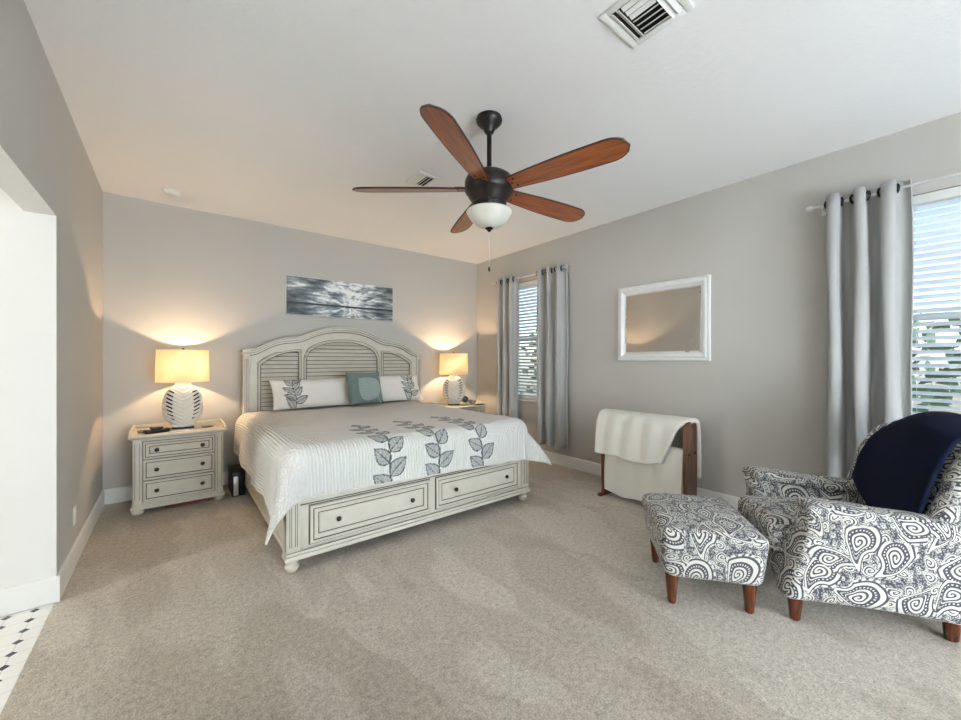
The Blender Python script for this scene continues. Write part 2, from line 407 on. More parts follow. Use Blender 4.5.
    def rbox(s, x0, x1, y0, y1, z0, z1, r, n=14, warp=None, mat=0):
        c = Vector(((x0+x1)/2, (y0+y1)/2, (z0+z1)/2)); h = Vector(((x1-x0)/2, (y1-y0)/2, (z1-z0)/2))
        r = min(r, min(h)*.999); inn = h-Vector((r, r, r)); cache = {}
        def pos(i, j, k):
            key = (i, j, k)
            if key in cache: return cache[key]
            q = []
            for t, hh, ii in ((i, h.x, inn.x), (j, h.y, inn.y), (k, h.z, inn.z)):
                a = t/n*2-1
                # denser sampling in the rounded rim
                e = r/hh; m = .35
                aa = abs(a)
                if aa < 1-m: p = aa/(1-m)*(1-e)
                else: p = (1-e)+(aa-(1-m))/m*e
                q.append(math.copysign(p*hh, a))
            p = Vector(q)
            cl = Vector((max(-inn.x, min(inn.x, p.x)), max(-inn.y, min(inn.y, p.y)), max(-inn.z, min(inn.z, p.z))))
            d = p-cl
            if d.length > 1e-9: p = cl+d.normalized()*r
            uvw = Vector((p.x/h.x, p.y/h.y, p.z/h.z)); p = p+c
            if warp: p = Vector(warp(p, uvw))
            v = s.bm.verts.new(p); cache[key] = v; return v
        R = range(n)
        for a in R:
            for b in R:
                for fixed in (0, n):
                    s.face([pos(fixed, a, b), pos(fixed, a+1, b), pos(fixed, a+1, b+1), pos(fixed, a, b+1)], mat)
                    s.face([pos(a, fixed, b), pos(a+1, fixed, b), pos(a+1, fixed, b+1), pos(a, fixed, b+1)], mat)
                    s.face([pos(a, b, fixed), pos(a+1, b, fixed), pos(a+1, b+1, fixed), pos(a, b+1, fixed)], mat)
        return s
    def build(s, name, mats, parent=None, loc=(0, 0, 0), sharp=38, boxuv=False, recalc=True):
        if recalc: bmesh.ops.recalc_face_normals(s.bm, faces=s.bm.faces)
        if boxuv:
            L = s.bm.loops.layers.uv.verify()
            for f in s.bm.faces:
                n = f.normal; ax = max(range(3), key=lambda i: abs(n[i]))
                for l in f.loops:
                    p = l.vert.co
                    l[L].uv = ((p.y, p.z+.37) if ax == 0 else (p.x+1.3, p.z) if ax == 1 else (p.x, p.y+2.1))
        me = bpy.data.meshes.new(name); s.bm.to_mesh(me); s.bm.free()
        if not isinstance(mats, (list, tuple)): mats = [mats]
        for m in mats: me.materials.append(m)
        me.set_sharp_from_angle(angle=math.radians(sharp))
        o = bpy.data.objects.new(name, me); COL.objects.link(o); o.location = loc
        if parent: o.parent = parent
        return o
def tag(o, label=None, cat=None, group=None, kind=None):
    if label: o['label'] = label
    if cat: o['category'] = cat
    if group: o['group'] = group
    if kind: o['kind'] = kind
    return o
def empty(name, loc, rz=0, label=None, cat=None, group=None):
    o = bpy.data.objects.new(name, None); COL.objects.link(o); o.location = loc; o.rotation_euler.z = rz
    o.empty_display_size = .1
    return tag(o, label, cat, group)
def struct(o): o['kind'] = 'structure'; return o
def copy_tree(o, parent=None):
    c = o.copy(); COL.objects.link(c); c.parent = parent
    for ch in list(o.children): copy_tree(ch, c)
    return c

# ================================================================== the room
T = .12
WZ0, WZ1 = .80, 2.46             # window sill and head
W1 = (3.36, 4.20)                # window by the corner (y range)
W2 = (-.75, .42)                 # window behind the armchair
def wall_with_holes(name, axis, pos, t, a0, a1, z0, z1, holes, mat):
    """axis 'x': wall plane x=pos..pos+t running over y; axis 'y': over x"""
    b = MB(); a = a0
    def bx(p, q, r, s_):
        if q-p < 1e-4 or s_-r < 1e-4: return
        if axis == 'x': b.box(min(pos, pos+t), max(pos, pos+t), p, q, r, s_)
        else: b.box(p, q, min(pos, pos+t), max(pos, pos+t), r, s_)
    for (h0, h1, hz0, hz1) in sorted(holes):
        bx(a, h0, z0, z1); bx(h0, h1, z0, hz0); bx(h0, h1, hz1, z1); a = h1
    bx(a, a1, z0, z1)
    return struct(b.build(name, mat))
wall_with_holes('wall_back', 'y', YB, T, XL-T, XR+T, 0, H, [], M['wall'])
wall_with_holes('wall_right', 'x', XR, T+.03, YR, YB, 0, H, [(W1[0], W1[1], WZ0, WZ1), (W2[0], W2[1], WZ0, WZ1)], M['wall'])
DY0, DY1, DZ = 1.95, 3.19, 2.16
wall_with_holes('wall_left', 'x', XL, -T, YR, YB, 0, H, [(DY0, DY1, 0, DZ)], M['wall'])
wall_with_holes('wall_rear', 'y', YR, -T, XL-T, XR+T, 0, H, [(.1, 3.1, 0, 2.4)], M['wall'])
b = MB(); b.box(XL-T, XR+.15, YR-T, YB+T, H, H+.1); struct(b.build('ceiling', M['ceiling']))
b = MB(); b.box(XL-.005, XR+.15, YR-T, YB+T, -.1, 0); struct(b.build('floor', M['carpet']))
b = MB(); b.box(-3.3, XL-.005, 1.0, 3.3, -.1, -.004); struct(b.build('floor_bathroom', M['tile']))
b = MB(); b.box(-3.2, XL-T-.001, DY1-.004, DY1+.1, 0, H); b.box(XL-T-.001, XL+.0005, DY1-.004, DY1-.0002, 0, DZ); struct(b.build('wall_bathroom_end', M['bathwall']))
b = MB(); b.box(XL-T-.001, XL+.0005, DY0, DY1-.0045, DZ-.004, DZ-.0002); b.box(XL-T-.001, XL+.0005, DY0+.0002, DY0+.004, 0, DZ-.0045); struct(b.build('trim_opening', M['bathwall']))
b = MB(); b.box(-3.3, -3.2, 1.0, 3.3, 0, H); struct(b.build('wall_bathroom_left', M['bathwall']))
b = MB(); b.box(-3.2, XL-T, 1.0, 1.1, 0, H); struct(b.build('wall_bathroom_near', M['bathwall']))
b = MB(); b.box(-3.3, XL-T, 1.0, 3.3, H, H+.1); struct(b.build('ceiling_bathroom', M['bathwall']))
# baseboards
def baseboard(name, pts, mat=None):
    """profile swept along straight piece (x0,y0)-(x1,y1), growing to the left of travel"""
    (x0, y0), (x1, y1) = pts
    d = Vector((x1-x0, y1-y0, 0)).normalized(); n = Vector((-d.y, d.x, 0))
    prof = [(0, 0), (.015, 0), (.015, .105), (.012, .115), (.012, .125), (.006, .138), (0, .14)]
    b = MB(); rows = []
    for P in ((x0, y0), (x1, y1)): rows.append([Vector((P[0], P[1], 0))+n*p+Vector((0, 0, z)) for p, z in prof])
    V = b.loft(rows, closed_u=True); b.face(V[0]); b.face(V[1][::-1])
    return struct(b.build(name, mat or M['trim'], sharp=20))
baseboard('baseboard_back', [(XR, YB), (XL, YB)])
baseboard('baseboard_right', [(XR, YR), (XR, YB)])
baseboard('baseboard_left', [(XL, YB), (XL, DY1-.0188)])
baseboard('baseboard_opening', [(XL+.0156, DY1-.004), (-3.2, DY1-.004)])
baseboard('baseboard_left_near', [(XL, DY0), (XL, YR)])
# outlet on the left wall
o_ = empty('wall_outlet', (XL, 3.69, .32), 0, 'small white electrical outlet plate low on the left wall', 'outlet')
b = MB(); b.box(.0002, .006, -.035, .035, -.057, .057, .002); b.build('cover_plate', M['white'], o_)
b = MB()
for dz in (-.02, .02): b.box(.0055, .008, -.014, .014, dz-.013, dz+.013, .001)
b.build('socket', M['trim'], o_)

# windows: frame, glass, sill
def window(n, y0, y1):
    x0 = XR+.06
    b = MB()
    for (p, q, r, s_) in ((y0, y0+.045, WZ0, WZ1), (y1-.045, y1, WZ0, WZ1), (y0+.045, y1-.045, WZ0, WZ0+.05), (y0+.045, y1-.045, WZ1-.05, WZ1), (y0+.045, y1-.045, 1.62, 1.665)):
        b.box(x0, x0+.06, p, q, r, s_, .004)
    f = struct(b.build('window_%d' % n, M['trim']))
    g = MB(); g.box(x0+.03, x0+.034, y0+.046, y1-.046, WZ0+.051, 1.619); g.box(x0+.03, x0+.034, y0+.046, y1-.046, 1.666, WZ1-.051)
    g.build('glass', M['glass'], f)
    s = MB(); s.box(XR-.03, XR+.06, y0-.03, y1+.03, WZ0-.025, WZ0-.0005, .006); s.build('window_sill', M['trim'], f)
window(1, *W1); window(2, *W2)
# sliding glass door behind the camera
b = MB()
for (p, q, r, s_) in ((.1, .16, 0, 2.4), (3.04, 3.1, 0, 2.4), (1.57, 1.63, .05, 2.35), (.16, 3.04, 0, .05), (.16, 3.04, 2.35, 2.4)): b.box(p, q, YR-.1, YR-.03, r, s_, .004)
dr = struct(b.build('door_1', M['trim']))
g = MB(); g.box(.161, 1.569, YR-.07, YR-.065, .051, 2.349); g.box(1.631, 3.039, YR-.07, YR-.065, .051, 2.349); g.build('glass', M['glass'], dr)

# blinds
def blind(y0, y1, label, tilt):
    z1 = WZ1-.005
    r = empty('window_blind', (XR+.028, (y0+y1)/2, z1), 0, label, 'blind', 'white slatted window blinds')
    w_ = (y1-y0)/2-.012
    b = MB(); b.box(-.026, .028, -w_, w_, -.06, 0, .004); b.build('headrail', M['white'], r)
    b = MB(); n = int((z1-WZ0-.11)/.046)
    for i in range(n):
        z = -.085-i*.046
        m = Matrix.Translation((0, 0, z)) @ Matrix.Rotation(math.radians(tilt), 4, 'Y')
        b.box(-.0245, .0245, -w_+.003, w_-.003, -.0014, .0014, .001, seg=1, mtx=m)
    b.build('slats', M['slat'], r)
    b = MB(); b.box(-.024, .024, -w_, w_, -(z1-WZ0)+.004, -(z1-WZ0)+.026, .004); b.build('bottom_rail', M['white'], r)
    for q in (-.7, .7):
        b = MB(); b.tube([(-.027, w_*q, -.05), (-.027, w_*q, -(z1-WZ0)+.02)], .0012, 5); b.build('ladder_cord', M['white'], r)
blind(*W1, 'white slatted blind in the narrow window between the bed and the mirror', 30)
blind(*W2, 'white slatted blind in the window behind the armchair', 30)

# curtains
def curtain(y0, y1, zt, zb, folds, label, amp=.042, flare=1.0, phase=0, xc=XR-.095, seed=0, lead=-1):
    """pleated panel hanging along the right wall; y0<y1"""
    r = empty('window_curtain', (xc, (y0+y1)/2, zb), 0, label, 'curtain', 'pewter grommet curtain panels')
    n = folds*16; rows = []; yc = (y0+y1)/2; hw = (y1-y0)/2
    K = 30
    for k in range(K+1):
        tz = k/K; z = zt+(zb-zt)*tz; row = []
        for i in range(n+1):
            a = i/n; ph = 2*PI*folds*a+phase
            am = amp*(1+.10*math.sin(tz*3+a*5+seed)-.1*tz)
            s_ = math.sin(ph); s_ = math.copysign(abs(s_)**.72, s_)
            yy = (-hw+2*hw*a)*(1+(flare-1)*tz) + .010*math.sin(2*ph+tz*2+seed)
            yy += .006*math.sin(tz*9+a*11+seed)
            row.append((am*s_, yy, z-zb + (.008*math.sin(ph) if k == K else 0)))
        rows.append(row)
    b = MB(); b.loft(rows)
    o = b.build('cloth', M['curtain'], r, sharp=180, recalc=False)
    sm = o.modifiers.new('t', 'SOLIDIFY'); sm.thickness = .004; sm.offset = 0
    # grommets where the cloth crosses the rod
    for j in range(2*folds):
        a = (j*PI-phase)/(2*PI*folds)
        while a < 0: a += 1
        if a < .02 or a > .98: continue
        yy = -hw+2*hw*a
        g = MB(); c = []
        s1 = 1 if j % 2 == 0 else -1
        ang = .5*s1
        for q in range(20):
            t_ = 2*PI*q/20; rr = .029
            # ring in the plane of the cloth (crossing the rod obliquely)
            c.append((rr*math.cos(t_)*math.sin(ang+PI/2)*1.0, yy+rr*math.cos(t_)*math.cos(ang+PI/2)*1.0, zt-zb-.055+rr*math.sin(t_)))
        g.tube(c, .0078, 8, closed=True)
        g.build('grommet', M['gromdark'], r)
    b = MB(); e = rows[0] and [Vector(rw[0 if lead < 0 else -1]) for rw in rows]
    b.tube(e, .004, 6); b.build('side_hem', M['lining'], r)
    return r
ZR = 2.50
curtain(3.13, 3.60, ZR+.055, .24, 3, 'pewter curtain panel on the mirror side of the narrow window', phase=.4, flare=1.0, seed=1, amp=.056)
curtain(4.02, 4.42, ZR+.055, .24, 3, 'pewter curtain panel nearest the room corner, beside the lit lamp', phase=.9, seed=2, amp=.052)
curtain(.265, .68, ZR+.055, .10, 3, 'pewter curtain panel at the window behind the armchair', phase=.5, flare=1.04, seed=3, amp=.06)
def rod(y0, y1, label, ends):
    r = empty('curtain_rod', (XR-.095, (y0+y1)/2, ZR), 0, label, 'curtain rod', 'silver curtain rods')
    h_ = (y1-y0)/2
    b = MB(); b.tube([(0, -h_, 0), (0, h_, 0)], .0095, 12); b.build('pole', M['metal'], r)
    for s_ in ends:
        m = Matrix.Rotation(-PI/2*s_, 4, 'X')
        b = MB(); b.lathe([(0, 0), (.012, .0), (.012, .012), (.018, .016), (.021, .03), (.021, .045), (.015, .052), (0, .054)], (0, s_*h_, 0), 20, mtx=m)
        b.build('finial', M['metal'], r)
    for q in (-h_+.04, h_-.04):
        b = MB(); b.tube([(0, q, -.012), (.05, q, -.012), (.094, q, -.012)], .006, 8); b.box(.088, .0945, q-.015, q+.015, -.045, .02, .002); b.build('bracket', M['metal'], r)
rod(3.14, 4.49, 'silver curtain rod over the narrow window near the corner', (-1, 1))
rod(-1.15, .745, 'silver curtain rod over the window behind the armchair', (-1, 1))

# garden outside, seen through the slats
b = MB(); b.box(XR+.2, XR+14, -9, 12, -.35, -.25); struct(b.build('ground_outside', M['grass']))
def shrub(x, y, r_, hgt, label, mat, n=420, group='shrubs outside the window'):
    b = MB(); rnd = random.Random(int(x*100+y*10))
    for i in range(n):
        a = rnd.random()*2*PI; zz = rnd.random(); rr = r_*math.sqrt(max(0, 1-(zz*1.6-.8)**2))*(.6+.4*rnd.random())
        p = Vector((rr*math.cos(a), rr*math.sin(a), zz*hgt)); L = .1+.1*rnd.random()
        d = Vector((rnd.uniform(-1, 1), rnd.uniform(-1, 1), rnd.uniform(-.3, 1))).normalized(); e = d.cross(Vector((rnd.random(), rnd.random(), .3))).normalized()*L*.28
        vs = [b.bm.verts.new(p), b.bm.verts.new(p+d*L*.5+e), b.bm.verts.new(p+d*L), b.bm.verts.new(p+d*L*.5-e)]
        b.face(vs)
    root = empty('garden_shrub', (x, y, -.25), 0, label, 'shrub', group)
    b.build('foliage', mat, root, recalc=False)
    t = MB(); t.tube([(0, 0, 0), (.03, 0, hgt*.5), (0, .02, hgt*.85)], .04, 8, r2=.015); t.build('stem', M['bark'], root)
shrub(XR+2.0, -.1, .8, 2.0, 'broad green shrub outside the window behind the armchair', M['leaf'], 700)
shrub(XR+2.4, -2.1, .85, 2.2, 'tall green shrub outside, right of the shrub behind the armchair window', M['palm'], 700)
shrub(XR+3.0, 1.7, .7, 1.7, 'green shrub outside, beyond the left edge of the armchair window', M['leaf'], 600)
shrub(XR+2.0, 4.9, .8, 2.2, 'leafy shrub outside the narrow window near the corner', M['palm'], 600)

# ================================================================== ceiling fixtures
def vent(x0, x1, y0, y1, label, three, group='ceiling air vents'):
    r = empty('ceiling_vent', ((x0+x1)/2, (y0+y1)/2, H), 0, label, 'vent', group)
    hx, hy = (x1-x0)/2, (y1-y0)/2; fr = .032
    b = MB()
    for a in ((-hx, hx, -hy, -hy+fr), (-hx, hx, hy-fr, hy), (-hx, -hx+fr, -hy+fr, hy-fr), (hx-fr, hx, -hy+fr, hy-fr)):
        b.box(a[0], a[1], a[2], a[3], -.012, -.0003, .003)
    b.build('frame', M['white'], r)
    b = MB(); b.box(-hx+fr, hx-fr, -hy+fr, hy-fr, -.0025, -.0004); b.build('duct', M['void'], r)
    def slat(ax, p, q0, q1, tilt):
        m = Matrix.Translation((p, (q0+q1)/2, -.012) if ax == 'y' else ((q0+q1)/2, p, -.012)) @ Matrix.Rotation(math.radians(tilt), 4, 'Y' if ax == 'y' else 'X')
        hh = (q1-q0)/2
        sb = MB()
        if ax == 'y': sb.box(-.012, .012, -hh, hh, -.0012, .0012, mtx=m)
        else: sb.box(-hh, hh, -.012, .012, -.0012, .0012, mtx=m)
        sb.build('slat', M['white'], r)
    ix, iy = hx-fr, hy-fr
    s0 = -iy*.5 if three else -iy; s1 = iy*.5 if three else iy
    n = max(5, int(2*ix/.03))
    for i in range(n):
        p = -ix+2*ix*(i+.5)/n; slat('y', p, s0, s1, 13 if p < 0 else -35)
    if three:
        for sgn in (-1, 1):
            for k in range(2): slat('x', sgn*(iy*.5+iy*.5*(k+.6)/2.1), -ix, ix, 35*sgn)
vent(1.525, 1.815, .765, 1.06, 'square white air vent at the top edge of the photo', True)
vent(1.605, 1.815, 2.85, 3.11, 'small white air vent on the ceiling left of the fan hub', False)
b = MB(); b.lathe([(.068, 0), (.068, -.012), (.06, -.016), (.058, -.03), (.05, -.038), (.02, -.042), (0, -.042)], seg=36); 
o = b.build('smoke_detector', M['white'], loc=(0, 4.62, H-.0005)); tag(o, 'round white smoke detector on the ceiling above the left lamp', 'smoke detector')

# ceiling fan
FX, FY = 1.613, 1.948
fan = empty('ceiling_fan', (FX, FY, H), 0, 'five-blade ceiling fan with wooden blades, dark bronze motor and white glass bowl', 'ceiling fan')
b = MB(); b.lathe([(.0, -.0005), (.080, -.0005), (.085, -.015), (.082, -.03), (.062, -.052), (.036, -.075), (.032, -.092), (.024, -.103), (0, -.104)], seg=36); b.build('canopy', M['bronze'], fan)
b = MB(); b.lathe([(0, -.09), (.0155, -.09), (.0155, -.345), (0, -.345)], seg=16); b.build('downrod', M['bronze'], fan)
b = MB(); b.lathe([(0, -.325), (.026, -.33), (.03, -.35), (.06, -.358), (.115, -.372), (.148, -.395), (.159, -.42), (.160, -.475), (.150, -.492), (.144, -.497), (.132, -.52), (.112, -.545), (.106, -.555), (.112, -.562), (.110, -.59), (.095, -.603), (0, -.603)], seg=48)
b.build('motor_housing', M['bronze'], fan)
lk = MB(); lk.lathe([(0, -.603), (.13, -.604), (.144, -.607), (.149, -.614), (.143, -.624), (.134, -.64), (.115, -.668), (.085, -.693), (.05, -.71), (0, -.718)], seg=48)
lk.build('glass_bowl', M['bowl'], fan)
b = MB(); b.lathe([(0, -.71), (.024, -.712), (.026, -.72), (.014, -.728), (.009, -.738), (0, -.74)], seg=20); b.build('finial', M['bronze'], fan)
b = MB(); b.tube([(0, 0, -.738), (0, 0, -.965)], .0016, 6); pc = b.build('pull_chain', M['metal'], fan)
b = MB(); b.lathe([(0, -.962), (.004, -.965), (.008, -.975), (.009, -.985), (.005, -.995), (0, -.998)], seg=12); b.build('pull_knob', M['bronze'], pc)
def blade_mesh():
    b = MB(); n = 40; rows = []
    r0, r1 = .14, .885
    prof = []
    for i in range(n+1):
        t_ = i/n; x = r0+(r1-r0)*t_
        wv = .050+.030*math.sin(min(1, t_/.72)*PI/2)
        if t_ > .86: q = (t_-.86)/.14; wv *= math.sqrt(max(0, 1-q*q))*.96+.04*(1-q)
        prof.append((x, wv))
    top, bot = [], []
    tk = .005
    segs = 6
    V = []
    for (x, wv) in prof:
        row = []
        for k in range(segs+1):
            yy = -wv+2*wv*k/segs; row.append((x, yy, -tk))
        for k in range(segs+1):
            yy = wv-2*wv*k/segs; row.append((x, yy, tk))
        V.append([b.bm.verts.new(p) for p in row])
    m_ = len(V[0])
    for p, q in zip(V, V[1:]):
        for k in range(m_):
            j = (k+1) % m_
            edge = k in (segs, m_-1)
            f = b.face([p[k], p[j], q[j], q[k]], 1 if edge else 0)
    b.face(V[0]); b.face(V[-1][::-1], 1)
    # dark rim line
    for s_ in (-1, 1):
        b.tube([(x, s_*wv, -.001) for x, wv in prof], .0055, 6, mat=1)
    return b
first = None
for i, a in enumerate([-146.8, -75.5, -3.8, 68.5, 141.5]):
    if first is None:
        bl = blade_mesh().build('blade', [M['blade'], M['bladeedge']], fan, sharp=50)
        ib = MB(); ib.box(.10, .19, -.024, .024, .0045, .012, .003); ib.box(.165, .225, -.042, .042, .0045, .011, .003)
        ir = ib.build('blade_bracket', M['bronze'], bl)
        for (px, py) in ((.2, -.03), (.2, .03), (.175, 0)):
            sb = MB(); sb.lathe([(0, -.0095), (.007, -.009), (.008, -.005), (0, -.005)], (px, py, 0), 12); sb.build('blade_screw', M['bronze'], bl)
        first = bl
    else: bl = copy_tree(first, fan)
    bl.location = (0, 0, 2.455-H); bl.rotation_euler = (0, 0, 0)
    bl.rotation_mode = 'XYZ'
    bl.matrix_basis = Matrix.Translation((0, 0, 2.455-H)) @ Matrix.Rotation(math.radians(a), 4, 'Z') @ Matrix.Rotation(math.radians(-15), 4, 'X')

# ================================================================== wall art and mirror
pa = empty('wall_art', (1.728, YB, 2.12), 0, 'wide unframed black and white seascape canvas above the headboard', 'picture')
b = MB(); b.box(-.68, .68, -.038, -.001, -.23, .23, .003); b.build('canvas_wrap', M['white'], pa)
b = MB(); V = [b.bm.verts.new(p) for p in ((-.676, -.0385, -.226), (.676, -.0385, -.226), (.676, -.0385, .226), (-.676, -.0385, .226))]
f = b.face(V); L = b.bm.loops.layers.uv.verify()
for l, uv in zip(f.loops, ((0, 0), (1, 0), (1, 1), (0, 1))): l[L].uv = uv
b.build('print', M['art'], pa, recalc=False)

mr = empty('wall_mirror', (XR, 1.982, 1.742), 0, 'rectangular white-framed mirror on the right wall', 'mirror')
def ringframe(hy, hz, prof):
    """moulded frame on a plane facing -x ; prof (inset, out)"""
    b = MB(); loops = []
    for i, o in prof: loops.append([b.bm.verts.new((-o, sy*(hy-i), sz*(hz-i))) for sy, sz in ((-1, -1), (1, -1), (1, 1), (-1, 1))])
    for p, q in zip(loops, loops[1:]):
        for k in range(4):
            j = (k+1) % 4; f = b.face([p[k], p[j], q[j], q[k]]); f.smooth = False
    return b
b = ringframe(.474, .40, [(0, .001), (0, .02), (.006, .028), (.018, .03), (.022, .024), (.028, .024), (.034, .036), (.05, .036), (.06, .026), (.066, .018), (.07, .018), (.074, .013), (.082, .012), (.082, .001)])
b.build('mirror_frame', M['mirrorframe'], mr)
b = ringframe(.396, .322, [(0, .006), (.0, .0085), (.018, .0125)])
V = [b.bm.verts.new((-.0125, sy*.378, sz*.304)) for sy, sz in ((-1, -1), (1, -1), (1, 1), (-1, 1))]; f = b.face(V); f.smooth = False
b.build('mirror_glass', M['mirror'], mr, sharp=1)

# ================================================================== bed
BX0, BX1 = .56, 2.69
FYF = 2.66                       # footboard front
bed = empty('bed', (1.65, 3.8, 0), 0, 'cream antiqued storage bed with arched louvred headboard', 'bed')
OFF = Vector((-1.65, -3.8, 0))
def bb(mb, name, mats, parent=bed, **k):
    for v in mb.bm.verts: v.co += OFF
    return mb.build(name, mats, parent, **k)
CG = [M['cream'], M['glaze']]
# headboard
def interp(tab):
    def f(x):
        if x <= tab[0][0]: return tab[0][1]
        for (a, p), (c, q) in zip(tab, tab[1:]):
            if x <= c:
                t_ = (x-a)/(c-a); return p+(q-p)*t_
        return tab[-1][1]
    return f
HC = 1.70
half = [(0, 1.745), (.07, 1.744), (.16, 1.735), (.25, 1.716), (.34, 1.686), (.42, 1.65), (.48, 1.622), (.53, 1.606), (.60, 1.598), (.68, 1.590), (.76, 1.570), (.83, 1.540), (.89, 1.505), (.94, 1.475), (.98, 1.457), (1.03, 1.45), (1.12, 1.45)]
hf = interp(half)
topz = lambda x: hf(abs(x-HC))
def sm(f, w_=.03): return lambda x: (f(x-w_)+f(x)*2+f(x+w_))/4
topz = sm(topz)
Y0, Y1 = 4.93, 4.99
def archC(x): return 1.36+.215*math.sqrt(max(0, 1-((x-HC)/.445)**2))*1.0 if abs(x-HC) < .445 else 1.36
def archS(x):
    d = abs(x-HC)            # side openings d from .535 to .93
    t_ = (d-.535)/.39; t_ = min(1, max(0, t_)); return 1.445-.15*t_**2.2
xs = lambda a, c, n=30: [a+(c-a)*i/n for i in range(n+1)]
b = MB()
b.band(xs(HC-.445, HC+.445, 48), lambda x: archC(x), topz, Y0, Y1)
for s_ in (-1, 1):
    e = sorted((HC+s_*.53, HC+s_*.925)); b.band(xs(*e), archS, topz, Y0, Y1)
    e = sorted((HC+s_*.445, HC+s_*.53)); b.band(xs(*e, 8), lambda x: .35, topz, Y0, Y1)
    e = sorted((HC+s_*.925, HC+s_*1.04)); b.band(xs(*e, 8), lambda x: .35, topz, Y0, Y1)
b.box(HC-1.04, HC+1.04, Y0, Y1, .30, .62)
# bead mouldings round the three openings (antique glaze in the crease)
def path_open(xa, xb, arch, n=26):
    P = [(xa, .64)]; P += [(x, arch(x)) for x in xs(xa, xb, n)]; P += [(xb, .64)]; return P
for (xa, xb, ar) in ((HC-.445, HC+.445, archC), (HC-.925, HC-.53, archS), (HC+.53, HC+.925, archS)):
    P = path_open(xa, xb, ar)
    b.tube([(x, Y0-.001, z) for x, z in P], .0045, 6, mat=1)
    cx = (xa+xb)/2
    b.tube([(cx+(x-cx)*1.0+math.copysign(.018, x-cx), Y0-.002, z+.018) for x, z in P], .007, 8, mat=0)
    b.tube([(cx+(x-cx)*1.0+math.copysign(.028, x-cx), Y0-.0005, z+.028) for x, z in P], .0035, 6, mat=1)
bb(b, 'headboard', CG, sharp=30)
# crown moulding that follows the arch
b = MB(); X = xs(HC-1.08, HC+1.08, 90)
b.band(X, lambda x: topz(x)-.045, lambda x: topz(x)-.02, Y0-.022, Y1+.004)
b.band(X, lambda x: topz(x)-.022, lambda x: topz(x)+.004, Y0-.04, Y1+.008)
b.band(X, lambda x: topz(x)+.002, lambda x: topz(x)+.018, Y0-.05, Y1+.010)
b.tube([(x, Y0-.002, topz(x)-.05) for x in X], .0045, 6, mat=1)
b.tube([(x, Y0-.024, topz(x)-.0235) for x in X], .003, 6, mat=1)
b.tube([(x, Y0-.042, topz(x)+.0015) for x in X], .003, 6, mat=1)
bb(b, 'crown_moulding', CG, sharp=30)
for (xa, xb, ar) in ((HC-.445, HC+.445, archC), (HC-.925, HC-.53, archS), (HC+.53, HC+.925, archS)):
    b = MB(); z = .66
    while z < 1.57:
        # louvre only where the opening still is
        xl = [x for x in xs(xa, xb, 60) if ar(x) > z-.02]
        if len(xl) > 2:
            m = Matrix.Translation(((xl[0]+xl[-1])/2, 4.957, z)) @ Matrix.Rotation(math.radians(-24), 4, 'X')
            hw = (xl[-1]-xl[0])/2+.004
            b.box(-hw, hw, -.0035, .0035, -.0235, .0235, .002, seg=1, mtx=m); b.box(-hw, hw, -.0045, -.001, -.0245, -.0205, mat=1, mtx=m)
        z += .047
    b.box(xa-.005, xb+.005, 4.976, 4.982, .6, min(1.40, ar((xa+xb)/2)), mat=1)
    bb(b, 'louvre_panel', CG, sharp=30)
for s_ in (-1, 1):
    b = MB(); c = HC+s_*1.065
    b.box(c-.032, c+.032, 4.905, 4.995, .0, 1.425, .006)
    b.box(c-.04, c+.04, 4.895, 5.0, 1.40, 1.425, .005); b.box(c-.046, c+.046, 4.885, 5.005, 1.425, 1.462, .008)
    for q in (-.014, .0, .014): b.box(c+q-.0022, c+q+.0022, 4.9038, 4.906, .5, 1.36, mat=1)
    bb(b, 'headboard_post', CG, sharp=30)
# side rails
for s_, x in ((-1, BX0+.035), (1, BX1-.035)):
    b = MB(); b.box(x-.02, x+.02, FYF+.06, 4.93, .10, .43, .004)
    b.box(x-.026 if s_ < 0 else x-.02, x+.02 if s_ < 0 else x+.026, FYF+.06, 4.93, .10, .14, .004)
    bb(b, 'side_rail', CG)
# footboard
b = MB()
b.box(BX0+.05, BX1-.05, FYF+.012, FYF+.06, .12, .575, .003)
b.box(BX0+.0, BX1+.0, FYF-.01, FYF+.075, .575, .60, .008)
b.box(BX0-.012, BX1+.012, FYF-.02, FYF+.085, .085, .115, .008); b.box(BX0-.004, BX1+.004, FYF-.01, FYF+.08, .115, .135, .006)
b.box(BX0+.06, BX1-.06, FYF+.004, FYF+.014, .42, .4245, mat=1)
b.box(BX0+.002, BX1-.002, FYF-.0106, FYF-.008, .1345, .138, mat=1)
bb(b, 'footboard', CG)
for x in (BX0+.04, BX1-.04):
    b = MB(); b.box(x-.042, x+.042, FYF-.004, FYF+.08, .13, .578, .006)
    for q in (-.022, -.011, .011, .022): b.box(x+q-.0018, x+q+.0018, FYF-.0055, FYF-.003, .17, .54, mat=1)
    b.box(x-.044, x-.0405, FYF+.01, FYF+.014, .15, .56, mat=1)
    bb(b, 'footboard_post', CG)
    b = MB(); b.lathe([(0, 0), (.02, 0), (.032, .008), (.043, .028), (.045, .042), (.036, .056), (.030, .062), (.040, .07), (.043, .086), (0, .086)], (x, FYF+.038, 0), 28); bb(b, 'bun_foot', CG)
PROF = [(0, 0, 0), (0, .010, 0), (.004, .014, 0), (.018, .014, 0), (.020, .0095, 1), (.025, .0095, 1), (.027, .013, 0), (.046, .011, 0), (.052, .004, 0), (.058, .003, 1), (.061, .007, 0), (.066, .009, 0)]
def knob(parent, p, build):
    b = MB(); m = Matrix.Rotation(PI/2, 4, 'X')
    b.lathe([(0, -.001), (.007, 0), (.007, .010), (.0155, .014), (.0175, .021), (.013, .028), (0, .030)], p, 20, mtx=m)
    return b
